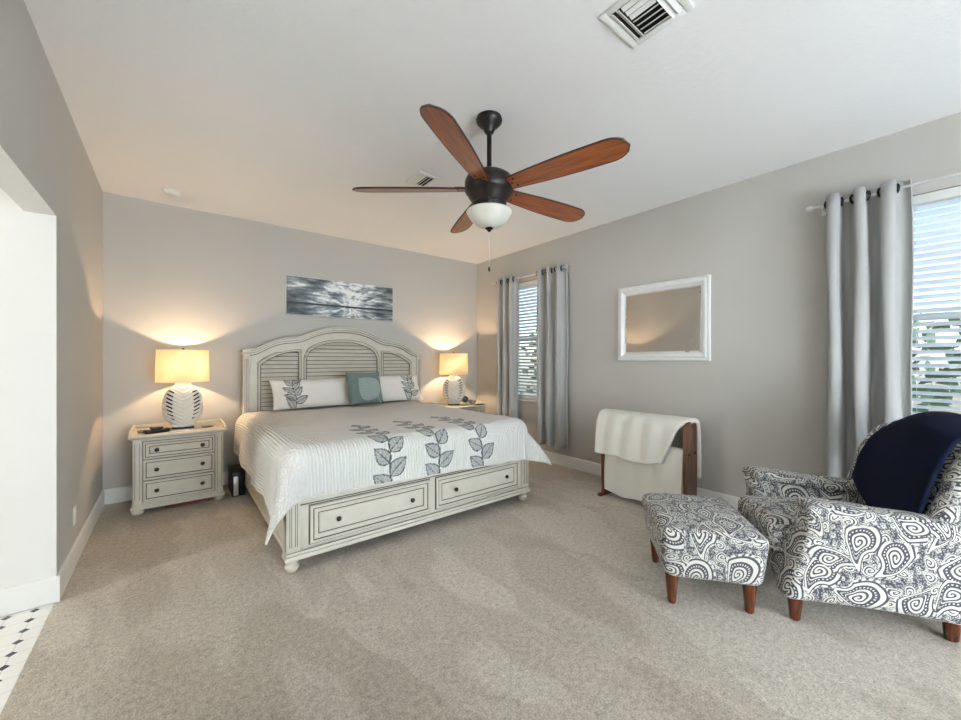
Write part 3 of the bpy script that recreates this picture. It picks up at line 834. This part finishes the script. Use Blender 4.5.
for x0, x1 in ((.70, 1.595), (1.655, 2.56)):
    b = MB(); b.box(x0-.006, x1+.006, FYF+.006, FYF+.0125, .155, .412, mat=1)
    b.panel(x0, x1, .161, .406, FYF+.008, PROF, back=.002)
    d_ = bb(b, 'drawer', CG, sharp=15)
    for t_ in (.2, .82):
        k = knob(None, (x0+(x1-x0)*t_, FYF-.002, .285), None); o = bb(k, 'knob', M['knob'], parent=d_)

# mattress
b = MB(); b.rbox(BX0+.075, BX1-.075, 2.745, 4.90, .36, .752, .12, n=16)
o = b.build('mattress', M['mattress'], loc=(0, 0, 0)); tag(o, 'thick white mattress in the bed, hidden under the quilt', 'mattress')

# --- stitched leaves helper: returns 0 ground, .5 fill, 1 line
def leafval(p, q, base, ang, L, W, line=.0045):
    dx, dy = p-base[0], q-base[1]; c, s = math.cos(ang), math.sin(ang)
    a = (dx*c+dy*s)/L; bq = (-dx*s+dy*c)
    if a < -.02 or a > 1.03: return 0
    a_ = min(1, max(0, a)); hw = W*math.sin(PI*a_**.75)**.9
    e = hw-abs(bq)
    if e < -line: return 0
    if e < line: return 1
    if abs(bq) < line*.6: return 1
    # side veins
    vv = (abs(bq)*1.2/L+(-a))*6.5; fr = vv-math.floor(vv)
    if fr < .16: return .8
    return .5
def stem_pattern(stems, leafL, leafW, line):
    """stems: list of (polyline pts) ; leaves alternate"""
    items = []; segs = []
    for pts in stems:
        segs += list(zip(pts, pts[1:]))
        n = len(pts)
        for i, (a, b2) in enumerate(zip(pts, pts[1:])):
            th = math.atan2(b2[1]-a[1], b2[0]-a[0])
            sc_ = 1-.35*i/n
            items.append((a, th+.85, leafL*sc_, leafW*sc_)); items.append((((a[0]+b2[0])/2, (a[1]+b2[1])/2), th-.85, leafL*sc_, leafW*sc_))
        th = math.atan2(pts[-1][1]-pts[-2][1], pts[-1][0]-pts[-2][0])
        items.append((pts[-1], th, leafL*.6, leafW*.6))
    def f(p, q):
        v = 0
        for (a, b2) in segs:
            ax, ay = a; bx, by = b2; t_ = ((p-ax)*(bx-ax)+(q-ay)*(by-ay))/((bx-ax)**2+(by-ay)**2); t_ = min(1, max(0, t_))
            if math.hypot(p-ax-t_*(bx-ax), q-ay-t_*(by-ay)) < line*.8: return 1
        for (bs, th, L_, W_) in items:
            if abs(p-bs[0]) > L_*1.1 or abs(q-bs[1]) > L_*1.1: continue
            v = max(v, leafval(p, q, bs, th, L_, W_, line))
            if v == 1: return 1
        return v
    return f

# ================================================================== quilt
def build_quilt():
    top = .785; R = .13
    cx0, cx1, cy0, cy1 = BX0-.03+R, BX1+.02-R, FYF-.04+R, 4.86   # flat part
    # plan corners of the quilt, laid slightly askew (foot-left, foot-right, head-right, head-left)
    FL = Vector((cx0-.52, cy0-.355)); FR = Vector((cx1+.36, cy0-.445)); HR = Vector((cx1+.44, 4.84)); HL = Vector((cx0-.47, 4.84))
    NU, NV = 430, 390
    sty = cy0-.43
    stems = []
    for (xb, xt) in ((1.25, 1.20), (1.66, 1.60), (2.08, 2.02)):
        n = 5; stems.append([(xb+(xt-xb)*i/n+.015*math.sin(i*2.1+xb*3), sty+i*.175) for i in range(n+1)])
    pat = stem_pattern(stems, .168, .056, .0050)
    V = []; vals = []; cor = []; UVs = []
    for j in range(NV+1):
        v = j/NV; row = []
        for i in range(NU+1):
            u = i/NU
            P = (FL*(1-u)+FR*u)*(1-v)+(HL*(1-u)+HR*u)*v
            px, py = P; px += .05*max(0, (py-4.2)/.7)**2*(1-u)
            c = Vector((min(cx1, max(cx0, px)), min(cy1, max(cy0, py)))); d = P-c; r = d.length
            if r > 1e-6:
                n = d/r
                side = n.x; foot = max(0, -n.y)
                corner = 4*abs(n.x)*foot*abs(n.x)*foot
                if side > 0: fl = .16+.65*corner
                else: fl = .05+.38*corner
                arc = R*PI/2
                if r < arc: out = R*math.sin(r/R); dn = R*(1-math.cos(r/R))
                else:
                    q = r-arc; cs = 1/math.sqrt(1+fl*fl); out = R+q*fl*cs; dn = R+q*cs
                    # soft folds of the hanging cloth
                    along = py*1.0 if abs(n.x) > foot else px
                    wv = math.sin(along*9+1.3)*.010+math.sin(along*23)*.004
                    out += wv*min(1, q/.15)
                x = c.x+n.x*out; y = c.y+n.y*out; z = top-dn
            else: x, y, z = px, py, top
            z += .006*noise.noise(Vector((px*2.2, py*2.2, 0)))+.0025*noise.noise(Vector((px*9, py*9, 3)))
            # top swells a little towards the middle
            row.append((x, y, z))
            vals.append(pat(px, py) if (1.02 < px < 2.4 and py < cy0+.70) else 0)
            cw = min(1, max(0, (cx0+.05-px)/.12))*min(1, max(0, (cy0+.25-py)/.15))
            cor.append(cw); UVs.append((px, py))
        V.append(row)
    bm = bmesh.new(); lay = bm.verts.layers.float.new('pat'); lc = bm.verts.layers.float.new('corner'); L = bm.loops.layers.uv.verify()
    vs = [[bm.verts.new(p) for p in r_] for r_ in V]
    k = 0; umap = {}
    for r_ in vs:
        for q in r_: q[lay] = vals[k]; q[lc] = cor[k]; umap[q] = UVs[k]; k += 1
    for j in range(NV):
        for i in range(NU):
            f = bm.faces.new((vs[j][i], vs[j][i+1], vs[j+1][i+1], vs[j+1][i])); f.smooth = True
            for l in f.loops: l[L].uv = umap[l.vert]
    me = bpy.data.meshes.new('quilt'); bm.to_mesh(me); bm.free(); me.materials.append(M['quilt'])
    o = bpy.data.objects.new('quilt', me); COL.objects.link(o)
    m = o.modifiers.new('thick', 'SOLIDIFY'); m.thickness = .012; m.offset = 0
    tag(o, 'white ribbed quilt with embroidered grey leaf sprigs draped over the bed', 'quilt')
    e = [Vector(p) for p in V[0]][::5]; eb = MB()
    rim = [Vector(r_[0]) for r_ in V[::-6]]+[Vector(p) for p in V[0][::6]]+[Vector(r_[-1]) for r_ in V[::6]]
    eb.tube(rim, .0075, 6); eb.build('piped_edge', M['comforter'], o)
build_quilt()

# ================================================================== pillows
def pillow(name, hw, hh, th, loc, rx, rz, mat, label, patf=None, n=60, group=None, flange=0, cat='pillow', edge=None):
    bm = bmesh.new(); lay = bm.verts.layers.float.new('pat'); L = bm.loops.layers.uv.verify()
    def p(u, v, s_):
        # pinched corners, bulging middle
        pu = 1-.05*(1-v*v)*0; x = u*hw*(1-.045*(v*v)); z = v*hh*(1-.06*(1-u*u)*0-.05*u*u*0)
        x = u*hw*(.955+.045*v*v*1.0); z = v*hh*(.93+.07*u*u)
        fu = max(0, 1-abs(u)**3.2); fv = max(0, 1-abs(v)**3.2)
        t_ = th*(fu*fv)**.55
        wr = .006*noise.noise(Vector((x*9, z*9, s_*3+loc[0])))*(fu*fv)**.4
        return Vector((x, -s_*(t_+wr)-.0015*s_, z+hh))
    for s_ in (1, -1):
        g = []
        for j in range(n+1):
            row = []
            for i in range(n+1):
                u, v = i/n*2-1, j/n*2-1; q = bm.verts.new(p(u, v, s_))
                if patf and s_ == 1: q[lay] = patf(q.co.x, q.co.z-hh)
                row.append(q)
            g.append(row)
        for j in range(n):
            for i in range(n):
                a = (g[j][i], g[j][i+1], g[j+1][i+1], g[j+1][i])
                f = bm.faces.new(a if s_ == 1 else a[::-1]); f.smooth = True
                for l in f.loops: l[L].uv = (l.vert.co.x, l.vert.co.z)
    bmesh.ops.remove_doubles(bm, verts=bm.verts, dist=.0035)
    me = bpy.data.meshes.new(name); bm.to_mesh(me); bm.free(); me.materials.append(mat)
    o = bpy.data.objects.new(name, me); COL.objects.link(o); o.location = loc; o.rotation_euler = (rx, 0, rz)
    tag(o, label, cat, group)
    if edge:
        pts = [p(u, v, 0) for u, v in [(-1+2*i/24, -1) for i in range(24)]+[(1, -1+2*i/12) for i in range(12)]+[(1-2*i/24, 1) for i in range(24)]+[(-1, 1-2*i/12) for i in range(12)]]
        e = MB(); e.tube(pts, .0045, 6, closed=True); e.build('piping', edge, o)
    return o
def sham_pat(xc):
    st = [[(xc+.015*math.sin(i*1.7), -.18+i*.082) for i in range(5)]]
    return stem_pattern(st, .145, .036, .0045)
pillow('sham_pillow', .45, .185, .075, (1.30, 4.66, .81), math.radians(-32), .04, M['sham'], 'long white pillow sham with leaf embroidery, left of the teal cushion', sham_pat(-.23), n=120, group='leaf embroidered pillow shams', edge=M['comforter'])
pillow('sham_pillow', .46, .19, .08, (2.24, 4.70, .81), math.radians(-30), -.03, M['sham'], 'long white pillow sham with leaf embroidery, right of the teal cushion', sham_pat(.27), n=120, group='leaf embroidered pillow shams', edge=M['comforter'])
def teal_pat(x, z):
    v = leafval(x, z, (.12, -.12), math.radians(134), .31, .145, .004)
    st = 0
    if abs((x-.145)+(z+.165)*.78) < .006 and -.22 < z < .0: st = 1
    if v > 0: return .55 if v < .7 else .95
    return st
pillow('throw_cushion', .215, .205, .085, (1.84, 4.52, .812), math.radians(-18), .05, M['teal'], 'square grey-teal cushion with one big pale leaf, centre of the bed', teal_pat, n=90, cat='cushion')

# ================================================================== nightstands
def make_nightstand(loc, label):
    r = empty('nightstand', loc, 0, label, 'nightstand', 'cream three-drawer nightstands')
    hw = .325; D = .50           # local y: 0 at the back, -D at the front
    b = MB(); b.box(-hw, hw, -D, -.01, .085, .655, .004)
    for s_ in (-1, 1):
        x = s_*(hw-.028)
        b.box(x-.030, x+.030, -D-.012, -D+.05, .088, .652, .003)
        b.box(x-.017, x-.014, -D-.0135, -D-.011, .13, .62, mat=1); b.box(x+.014, x+.017, -D-.0135, -D-.011, .13, .62, mat=1)
        for z in (.15, .6): b.lathe([(0, -.001), (.008, 0), (.006, .003), (0, .003)], (x, -D-.012, z), 12, mtx=Matrix.Rotation(PI/2, 4, 'X'))
    b.build('body', CG, r)
    b = MB(); b.box(-hw-.018, hw+.018, -D-.03, .0, .05, .078, .006); b.box(-hw-.008, hw+.008, -D-.02, -.002, .078, .092, .004); b.build('base_moulding', CG, r)
    b = MB(); b.box(-hw-.012, hw+.012, -D-.022, 0, .652, .668, .004); b.box(-hw-.03, hw+.03, -D-.04, 0, .668, .690, .006)
    b.box(-hw-.01, hw+.01, -D-.0415, -D-.0395, .6665, .669, mat=1); b.build('top', CG, r)
    b = MB()
    for s_ in (-1, 1):
        b.band([-.52, -.48, -.40, -.2, -.02], lambda y: .6905, lambda y: .700+.028*min(1, (y+.55)/.12), -.008, .008)
    for v in b.bm.verts: v.co = Vector((v.co.y, v.co.x, v.co.z))
    vs = list(b.bm.verts)
    for i, v in enumerate(vs): v.co.x += -(hw+.018) if i < len(vs)//2 else (hw+.018)
    b.box(-hw-.02, hw+.02, -.014, -.0005, .6905, .722, .003)
    b.build('gallery_rail', CG, r)
    for s_x in (-1, 1):
        for y in (-D+.02, -.07):
            b = MB(); b.lathe([(0, 0), (.026, 0), (.042, .012), (.046, .026), (.038, .042), (.03, .0505), (0, .0505)], (s_x*(hw-.03), y, 0), 24); b.build('bun_foot', CG, r)
    z = .112
    for i, (z0, z1) in enumerate(((.112, .285), (.296, .470), (.481, .632))):
        b = MB(); b.box(-hw+.062, hw-.062, -D-.004, -D+.001, z0-.004, z1+.004, mat=1)
        b.panel(-hw+.066, hw-.066, z0, z1, -D-.003, PROF[:8] if i < 2 else [(a*.8, c, m) for a, c, m in PROF], back=.002)
        d = b.build('drawer', CG, r, sharp=15)
        for s_ in (-1, 1):
            k = knob(None, (s_*.165, -D-.014, (z0+z1)/2), None); k.build('knob', M['knob'], d)
    return r
NS1 = make_nightstand((.060, 5.005, 0), 'cream three-drawer nightstand left of the bed')
NS2 = copy_tree(NS1); NS2.location = (3.31, 5.005, 0); NS2['label'] = 'cream three-drawer nightstand right of the bed, mostly hidden behind it'
NT_Z = .6905

# ================================================================== lamps
def make_lamp(loc, label, rz=0):
    r = empty('table_lamp', loc, rz, label, 'table lamp', 'white leaf-pattern bedside lamps')
    b = MB(); b.box(-.085, .085, -.05, .05, .0, .016, .004); b.build('plinth', M['black'], r)
    # pierced ceramic body: flattened oval with raised leaf ribs and dark slots
    bm = bmesh.new(); NU, NV = 96, 72; vs = []
    zc, hz = .225, .210
    for j in range(NV+1):
        t_ = j/NV; zz = -1+2*t_; row = []
        prof = math.sqrt(max(0, 1-abs(zz)**2.3))
        if zz < 0: prof = max(prof, .50)
        else: prof = max(prof, .40)
        for i in range(NU):
            a = 2*PI*i/NU; x = .158*prof*math.cos(a)*(1+.05*max(0, -zz)); y = .088*prof*math.sin(a)
            # V ribs: lines rising from the mid-rib outwards
            rib = math.sin((zz*hz*1.0-abs(x)*.62)*2*PI/.036)
            amp = .0045 if prof > .45 else 0
            nrm = Vector((x/.158**2, y/.088**2, 0)); nrm = nrm.normalized() if nrm.length else nrm
            p = Vector((x, y, zc+zz*hz))+nrm*rib*amp
            row.append(bm.verts.new(p))
        vs.append(row)
    for j in range(NV):
        for i in range(NU):
            k = (i+1) % NU; f = bm.faces.new((vs[j][i], vs[j][k], vs[j+1][k], vs[j+1][i])); f.smooth = True
    bm.faces.new(vs[0][::-1]); bm.faces.new(vs[-1])
    me = bpy.data.meshes.new('lamp_base'); bm.to_mesh(me); bm.free(); me.materials.append(M['ceramic'])
    o = bpy.data.objects.new('lamp_base', me); COL.objects.link(o); o.parent = r
    for fb in (-1, 1):
        for s_ in (-1, 1):
            for k in range(8):
                z = zc-.130+k*.036; zz = (z-zc)/hz; pr_ = math.sqrt(max(0, 1-abs(zz)**2.3))
                w0 = .158*pr_; xa = w0*.52; xb = w0*.80
                pts = []
                for q in range(6):
                    x = xa+(xb-xa)*q/5; y = .088*pr_*math.sqrt(max(0, 1-(x/w0)**2))
                    dz = (x-xa)*.62*(1 if True else -1)
                    pts.append((s_*x, fb*-(y*.97+.0035), z+dz))
                sl = MB(); sl.tube(pts, .0072, 6); sl.build('slot', M['void'], o)
    b = MB(); b.lathe([(0, .43), (.02, .43), (.02, .45), (.008, .46), (.008, .50), (.017, .505), (.017, .55), (0, .55)], seg=16); b.build('socket_stem', M['metal'], r)
    # drum shade, open top and bottom
    R0, R1, z0, z1 = .212, .205, .452, .755
    b = MB(); rows = []
    for (rr, z) in ((R0, z0), (R0*.5+R1*.5, (z0+z1)/2), (R1, z1)): rows.append([(rr*math.cos(2*PI*i/64), rr*math.sin(2*PI*i/64), z) for i in range(64)])
    b.loft(rows, closed_u=True); sh = b.build('lamp_shade', M['shade'], r)
    m = sh.modifiers.new('t', 'SOLIDIFY'); m.thickness = .0025
    for (rr, z) in ((R0, z0), (R1, z1)):
        b = MB(); b.tube([(rr*math.cos(2*PI*i/48), rr*math.sin(2*PI*i/48), z) for i in range(48)], .0022, 6, closed=True); b.build('shade_trim', M['shade'], sh)
    b = MB()
    for i in range(3):
        a = 2*PI*i/3+.4; b.tube([(0, 0, z1-.004), (R1*math.cos(a), R1*math.sin(a), z1-.004)], .0015, 6)
    b.tube([(.0, 0, .54), (.05, 0, .60), (.05, 0, .70), (0, 0, z1-.004)], .0018, 6); b.tube([(.0, 0, .54), (-.05, 0, .60), (-.05, 0, .70), (0, 0, z1-.004)], .0018, 6)
    b.build('harp', M['metal'], sh)
    b = MB(); b.lathe([(0, z1-.004), (.008, z1), (.012, z1+.010), (.009, z1+.018), (0, z1+.022)], seg=14); b.build('finial', M['bronze'], sh)
    b = MB(); b.lathe([(0, .55), (.013, .55), (.014, .556), (.018, .562), (.018, .575), (.012, .582), (0, .584)], seg=20)
    bulb = NT('lit_bulb'); bulb.b.inputs['Emission Color'].default_value = (1, .75, .45, 1); bulb.b.inputs['Emission Strength'].default_value = 6
    b.build('bulb', bulb.m, r)
    return r
def lamp_light(loc, power):
    l = bpy.data.lights.new('bulb_light', 'POINT'); l.energy = power; l.color = (1, .68, .40); l.shadow_soft_size = .02
    o = bpy.data.objects.new('bulb_light', l); COL.objects.link(o); o.location = (loc[0], loc[1]-.0, loc[2]+.612)
L1 = (.085, 4.76, NT_Z); L2 = (3.26, 4.76, NT_Z)
lamp1 = make_lamp(L1, 'lit table lamp with white pierced leaf base, left of the bed', .0)
lamp2 = copy_tree(lamp1); lamp2.location = L2; lamp2['label'] = 'lit table lamp with white pierced leaf base, right of the bed near the corner'; lamp2.rotation_euler.z = -.6
lamp_light(L1, 18); lamp_light(L2, 23)

# small things on and around the nightstands
ph = empty('telephone', (-.11, 4.60, NT_Z), .35, 'black phone with looped cord lying on the left nightstand', 'phone')
b = MB(); b.rbox(-.09, .09, -.035, .035, 0, .028, .012, 8, warp=lambda p, u: (p.x, p.y, p.z+.012*abs(u.x)**2*(1 if u.z > 0 else 0))); b.build('handset', M['black'], ph)
b = MB(); b.tube([(-.09+.03*math.cos(t*.7), .04+.03*math.sin(t*.7), .006+.0015*t) for t in range(14)], .0045, 6); b.build('cord', M['black'], ph)
b = MB(); b.rbox(-.045, .045, -.03, .03, .0305, .055, .011, 8); b.build('cradle', M['black'], ph)
b = MB(); b.lathe([(0, 0), (.05, 0), (.052, .004), (.046, .007), (0, .006)], seg=32); o = b.build('coaster', M['rack'], loc=(.275, 4.70, NT_Z)); tag(o, 'round wooden coaster on the left nightstand, right of the lamp', 'coaster')
b = MB(); b.box(-.07, .07, -.05, .05, 0, .004, .001); o = b.build('notepad', M['white'], loc=(.06, 4.585, NT_Z)); o.rotation_euler.z = .1; tag(o, 'white paper lying in front of the left lamp', 'paper')
cl = empty('alarm_clock', (3.49, 4.79, NT_Z), -.5, 'small round pale clock beside the right lamp', 'clock')
b = MB(); b.lathe([(0, -.018), (.055, -.018), (.062, -.01), (.062, .012), (.052, .018), (.048, .012), (0, .012)], (0, 0, .068), 28, mtx=Matrix.Rotation(PI/2, 4, 'X')); b.box(-.035, .035, -.02, .02, 0, .014, .004); b.build('clock_case', plain('pale_green_enamel', (196, 196, 160), .35), cl)
b = MB(); b.lathe([(0, .0125), (.046, .0125), (.046, .0145), (0, .0145)], (0, 0, .068), 28, mtx=Matrix.Rotation(PI/2, 4, 'X')); b.build('clock_face', M['black'], cl)
bw = empty('bowl', (3.50, 4.62, NT_Z), 0, 'small silver-white bowl at the front of the right nightstand', 'bowl')
b = MB(); b.lathe([(r_*1.15, z_*1.25) for r_, z_ in [(0, 0), (.028, 0), (.03, .006), (.05, .03), (.062, .058), (.059, .058), (.046, .033), (.026, .012), (0, .010)]], seg=32); b.build('bowl_shell', plain('crackle_silver', (190, 188, 176), .3, metal=.4, var=.2, scale=50), bw)
b = MB(); b.rbox(-.075, .075, -.03, .03, 0, .014, .006, 6); o = b.build('remote_control', M['black'], loc=(3.555, 4.512, NT_Z+.0008)); o.rotation_euler.z = 0; tag(o, 'dark remote lying at the right edge of the right nightstand', 'remote')
bx = empty('floor_box', (.52, 4.67, 0), 0, 'black box with a pale upright panel on the floor between nightstand and bed', 'box')
b = MB(); b.box(-.055, .055, -.15, .2, .0, .24, .006); b.build('case', M['black'], bx)
b = MB(); b.box(-.045, -.005, -.162, -.1505, .012, .20, .003); b.build('front_panel', M['metal'], bx)
b = MB(); b.box(-.17, .17, -.12, .12, 0, .028, .003); o = b.build('flat_box', plain('faded_red_card', (128, 62, 48), .7), loc=(.12, 4.70, 0)); tag(o, 'flat reddish box on the carpet under the left nightstand', 'box')

# ================================================================== quilt rack
RK = empty('quilt_rack', (3.47, 1.9, 0), 0, 'dark walnut quilt rack under the mirror', 'quilt rack')
def rack_end(y):
    b = MB()
    prof = []
    # upright board with rounded top, slightly waisted
    Z = [0.03, .08, .2, .4, .6, .72, .78, .81, .825, .83]; Wd = [.10, .085, .095, .10, .10, .10, .092, .072, .045, .01]
    L_ = [(-w_, z) for z, w_ in zip(Z, Wd)]; R_ = [(w_, z) for z, w_ in zip(Z, Wd)]
    for y0 in (y-.014, y+.014):
        pass
    rows = [[(-w_, y-.014, z), (w_, y-.014, z), (w_, y+.014, z), (-w_, y+.014, z)] for z, w_ in zip(Z, Wd)]
    V = b.loft(rows, closed_u=True); b.face(V[0][::-1]); b.face(V[-1])
    e = b.build('end_board', M['rack'], RK, sharp=40)
    f = MB(); f.box(-.155, .155, y-.02, y+.02, .0, .032, .008); f.build('foot', M['rack'], RK)
rack_end(-.40); rack_end(.40)
for (x, z) in ((0, .785), (-.055, .55), (.055, .55), (0, .17)):
    b = MB(); b.tube([(x, -.385, z), (x, .385, z)], .012, 12); b.build('rail', M['rack'], RK)
b = MB()
for (x, z) in ((0, .785), (-.055, .55), (.055, .55)): b.lathe([(0, 0), (.012, 0), (.010, .004), (0, .005)], (x, -.4145, z), 14, mtx=Matrix.Rotation(PI/2, 4, 'X'))
b.build('rail_caps', M['leg'], RK)
def folded(name, path, y0, y1, thick, label, slant=0, seed=0, nb=36, group=None):
    """cloth folded over a rail: path of (x,z); y range; solid thickness"""
    b = MB(); rows = []; n = len(path)
    # resample smooth
    P = []
    for i in range(n-1):
        for q in range(10): t_ = q/10; P.append((path[i][0]*(1-t_)+path[i+1][0]*t_, path[i][1]*(1-t_)+path[i+1][1]*t_))
    P.append(path[-1])
    for _ in range(8): P = [P[0]]+[((P[i-1][0]+2*P[i][0]+P[i+1][0])/4, (P[i-1][1]+2*P[i][1]+P[i+1][1])/4) for i in range(1, len(P)-1)]+[P[-1]]
    m = len(P)
    for k in range(nb+1):
        t_ = k/nb; row = []
        for i, (x, z) in enumerate(P):
            s_ = i/(m-1)
            yl = y0+slant*(1-s_ if s_ < .5 else 0)*0; a = y0+slant*max(0, 1-2.2*s_); yy = a+(y1-a)*t_
            nx = .006*math.sin(yy*34+seed+s_*3)+.012*noise.noise(Vector((yy*5, s_*4, seed)))
            sag = -.022*math.sin(t_*PI*1.0)*max(0, 1-3*s_)+.012*math.sin(yy*13+seed)*max(0, 1-4*s_)
            row.append((x-nx, yy, z+sag))
        rows.append(row)
    b.loft(rows); o = b.build(name, M['comforter'], None, sharp=180, recalc=False, loc=(3.47, 1.9, 0))
    sd = o.modifiers.new('t', 'SOLIDIFY'); sd.thickness = thick; sd.offset = 0
    bv = o.modifiers.new('b', 'BEVEL'); bv.width = thick*.42; bv.segments = 3; bv.limit_method = 'ANGLE'; bv.angle_limit = math.radians(60)
    return tag(o, label, 'quilt', group)
folded('folded_quilt', [(-.088, .07), (-.086, .3), (-.078, .53), (-.056, .585), (-.02, .56), (-.01, .35), (-.01, .22)], -.375, .37, .026, 'off-white quilt hanging low on the rack, under the upper folded one', seed=2)
folded('folded_quilt', [(-.150, .44), (-.135, .60), (-.105, .76), (-.055, .822), (.02, .838), (.10, .812), (.13, .7), (.135, .45), (.135, .32)], -.43, .45, .040, 'off-white padded quilt folded over the top of the rack', slant=.20, seed=5)

# ================================================================== armchair and ottoman (local x = -w across, y = front to back)
ROT = math.atan2(-.6173, -.7867); CH0 = (2.518, .542)
ch = empty('armchair', (CH0[0], CH0[1], 0), ROT, 'paisley upholstered armchair by the window with a navy throw', 'armchair')
WID = .69
def P_(mb, name, parent=ch, **k): return mb.build(name, M['paisley'], parent, boxuv=True, sharp=60, **k)
b = MB(); b.rbox(-WID+.06, -.06, -.035, .76, .13, .34, .035, 14); P_(b, 'base')
def seatwarp(p, u): return (p.x, p.y, p.z+(.028*(1-u.x*u.x)*(1-u.y*u.y) if u.z > 0 else 0))
b = MB(); b.rbox(-.585, -.105, -.095, .60, .30, .475, .055, 18, warp=seatwarp); P_(b, 'seat_cushion')
def armwarp(sgn):
    def f(p, u):
        x, y, z = p; h_ = (z-.12)/.49
        fr = max(0, 1-(y+.09)/.35)              # 1 at the front
        y += fr*(.13*h_)                          # front leans back going up
        if h_ > .72:
            q = (h_-.72)/.28; x += sgn*.035*q*(1+.6*fr); y -= .055*q*fr*fr; z += .012*fr*q
        z += -.05*max(0, (y-.1)/.7)*h_
        if h_ < .12: z += (-.03*max(0, (y)/.7)) + .012*math.sin(max(0, min(1, y/.7))*PI)
        return (x, y, z)
    return f
for sgn, xc in ((1, -.055), (-1, -WID+.055)):
    b = MB(); b.rbox(xc-.068, xc+.068, -.085, .80, .115, .575, .045, 20, warp=armwarp(sgn)); P_(b, 'armrest')
    def padwarp(p, u, sg=sgn):
        x, y, z = p; fr = max(0, 1-(y-.03)/.28)
        x += sg*(.012+.02*fr*(1 if u.x*sg > 0 else 0)); y -= .03*fr*max(0, sg*u.x)*fr; z += -.05*max(0, (y-.1)/.7)+.010*fr+.008*(1-u.x*u.x)*(1 if u.z > 0 else 0)
        if u.x*sg > .6: z -= .028*(u.x*sg-.6)/.4*(1-fr*.5)
        return (x, y, z)
    b = MB(); b.rbox(xc-.085, xc+.085, .025, .78, .555, .612, .027, 18, warp=padwarp); P_(b, 'arm_pad')
def backwarp(p, u):
    x, y, z = p; y += .30*(z-.4); z += .03*(1-u.x*u.x)*(1 if u.z > .5 else 0)
    if u.y < 0: y -= .03*(1-u.x*u.x)*(1-u.z*u.z)
    return (x, y, z)
b = MB(); b.rbox(-.605, -.085, .55, .73, .38, .985, .06, 18, warp=backwarp); P_(b, 'backrest')
def wingwarp(p, u):
    x, y, z = p; h_ = (z-.45)/.5; y += .22*(z-.45)
    if u.y < 0: y += .10*max(0, .5-h_)*-1+.07*max(0, h_-.7)/.3
    return (x, y, z)
for xc in (-.05, -WID+.05):
    b = MB(); b.rbox(xc-.05, xc+.05, .55, .80, .45, .955, .045, 14, warp=wingwarp); P_(b, 'wing')
def tleg(x, y, h_, r1, r0, parent, name='leg', lean=0):
    b = MB(); b.lathe([(0, 0), (r0*.8, 0), (r0, .006), (r1*.9, h_*.75), (r1, h_), (0, h_)], (x, y, 0), 20); return b.build(name, M['leg'], parent)
for x in (-.045, -WID+.045):
    tleg(x, -.01, .145, .037, .023, ch); tleg(x, .64, .145, .037, .025, ch)

ot = empty('ottoman', (CH0[0], CH0[1], 0), ROT, 'paisley upholstered ottoman in front of the armchair', 'ottoman')
def otw(p, u):
    x, y, z = p
    k = (z-.165)/.26; x += u.x*.018*k; y += u.y*.03*k
    if u.z > 0: z += .028*(1-u.x**2)*(1-u.y**2)
    # drop a little towards the sides, edges softly uneven
    return (x+.003*noise.noise(Vector((x*9, y*9, z*9))), y, z+.004*noise.noise(Vector((x*7, y*7, 1))))
b = MB(); b.rbox(-.575, .035, -.650, -.178, .172, .44, .045, 22, warp=otw); b.build('cushion_body', M['paisley'], ot, boxuv=True, sharp=60)
for x in (-.05, -.50):
    for y in (-.60, -.218): tleg(x, y, .185, .036, .021, ot)

# navy throw over the chair back (its own thing)
def build_throw():
    b = MB(); NI, NJ = 44, 60; rows = []
    for i in range(NI+1):
        a = i/NI; w_ = .085+(.645-.085)*a       # near -> far
        hem = .60-.115*math.sin(min(1, (1-a)*1.25)*PI*.5)+.10*max(0, a-.55)/.45
        hem += .06*max(0, .12-a)/.12
        zt = 1.045-.05*abs(a-.45)**2*4-.11*max(0, (a-.5)/.5)**2
        path = [(.90, .66), (.935, .80), (.965, .93), (.955, zt-.025), (.89, zt+.01), (.80, zt+.01), (.70, zt-.045), (.645, .90-.3*(1.045-zt)), (.60, .78), (.575, .68), (.555-.2*(.62-hem), hem)]
        P = []
        for k in range(len(path)-1):
            for q in range(8): t_ = q/8; P.append((path[k][0]*(1-t_)+path[k+1][0]*t_, path[k][1]*(1-t_)+path[k+1][1]*t_))
        P.append(path[-1])
        for _ in range(5): P = [P[0]]+[((P[k-1][0]+2*P[k][0]+P[k+1][0])/4, (P[k-1][1]+2*P[k][1]+P[k+1][1])/4) for k in range(1, len(P)-1)]+[P[-1]]
        row = []
        for k, (s_, z) in enumerate(P):
            t_ = k/(len(P)-1)
            bul = .004*math.sin(a*13+t_*5)+.016*noise.noise(Vector((a*3.5, t_*4, 2)))
            edge = max(0, a-.82)/.18
            row.append((-w_-.02*math.sin(t_*6), s_-.015-bul+edge*edge*.05, z+bul*.6-edge*edge*.045))
        rows.append(row)
    b.loft(rows); o = b.build('throw_blanket', M['throw'], None, sharp=180, recalc=False, loc=(CH0[0], CH0[1], 0)); o.rotation_euler.z = ROT
    m = o.modifiers.new('t', 'SOLIDIFY'); m.thickness = .022; m.offset = 0
    tag(o, 'navy plush throw draped over the armchair back', 'blanket')
build_throw()
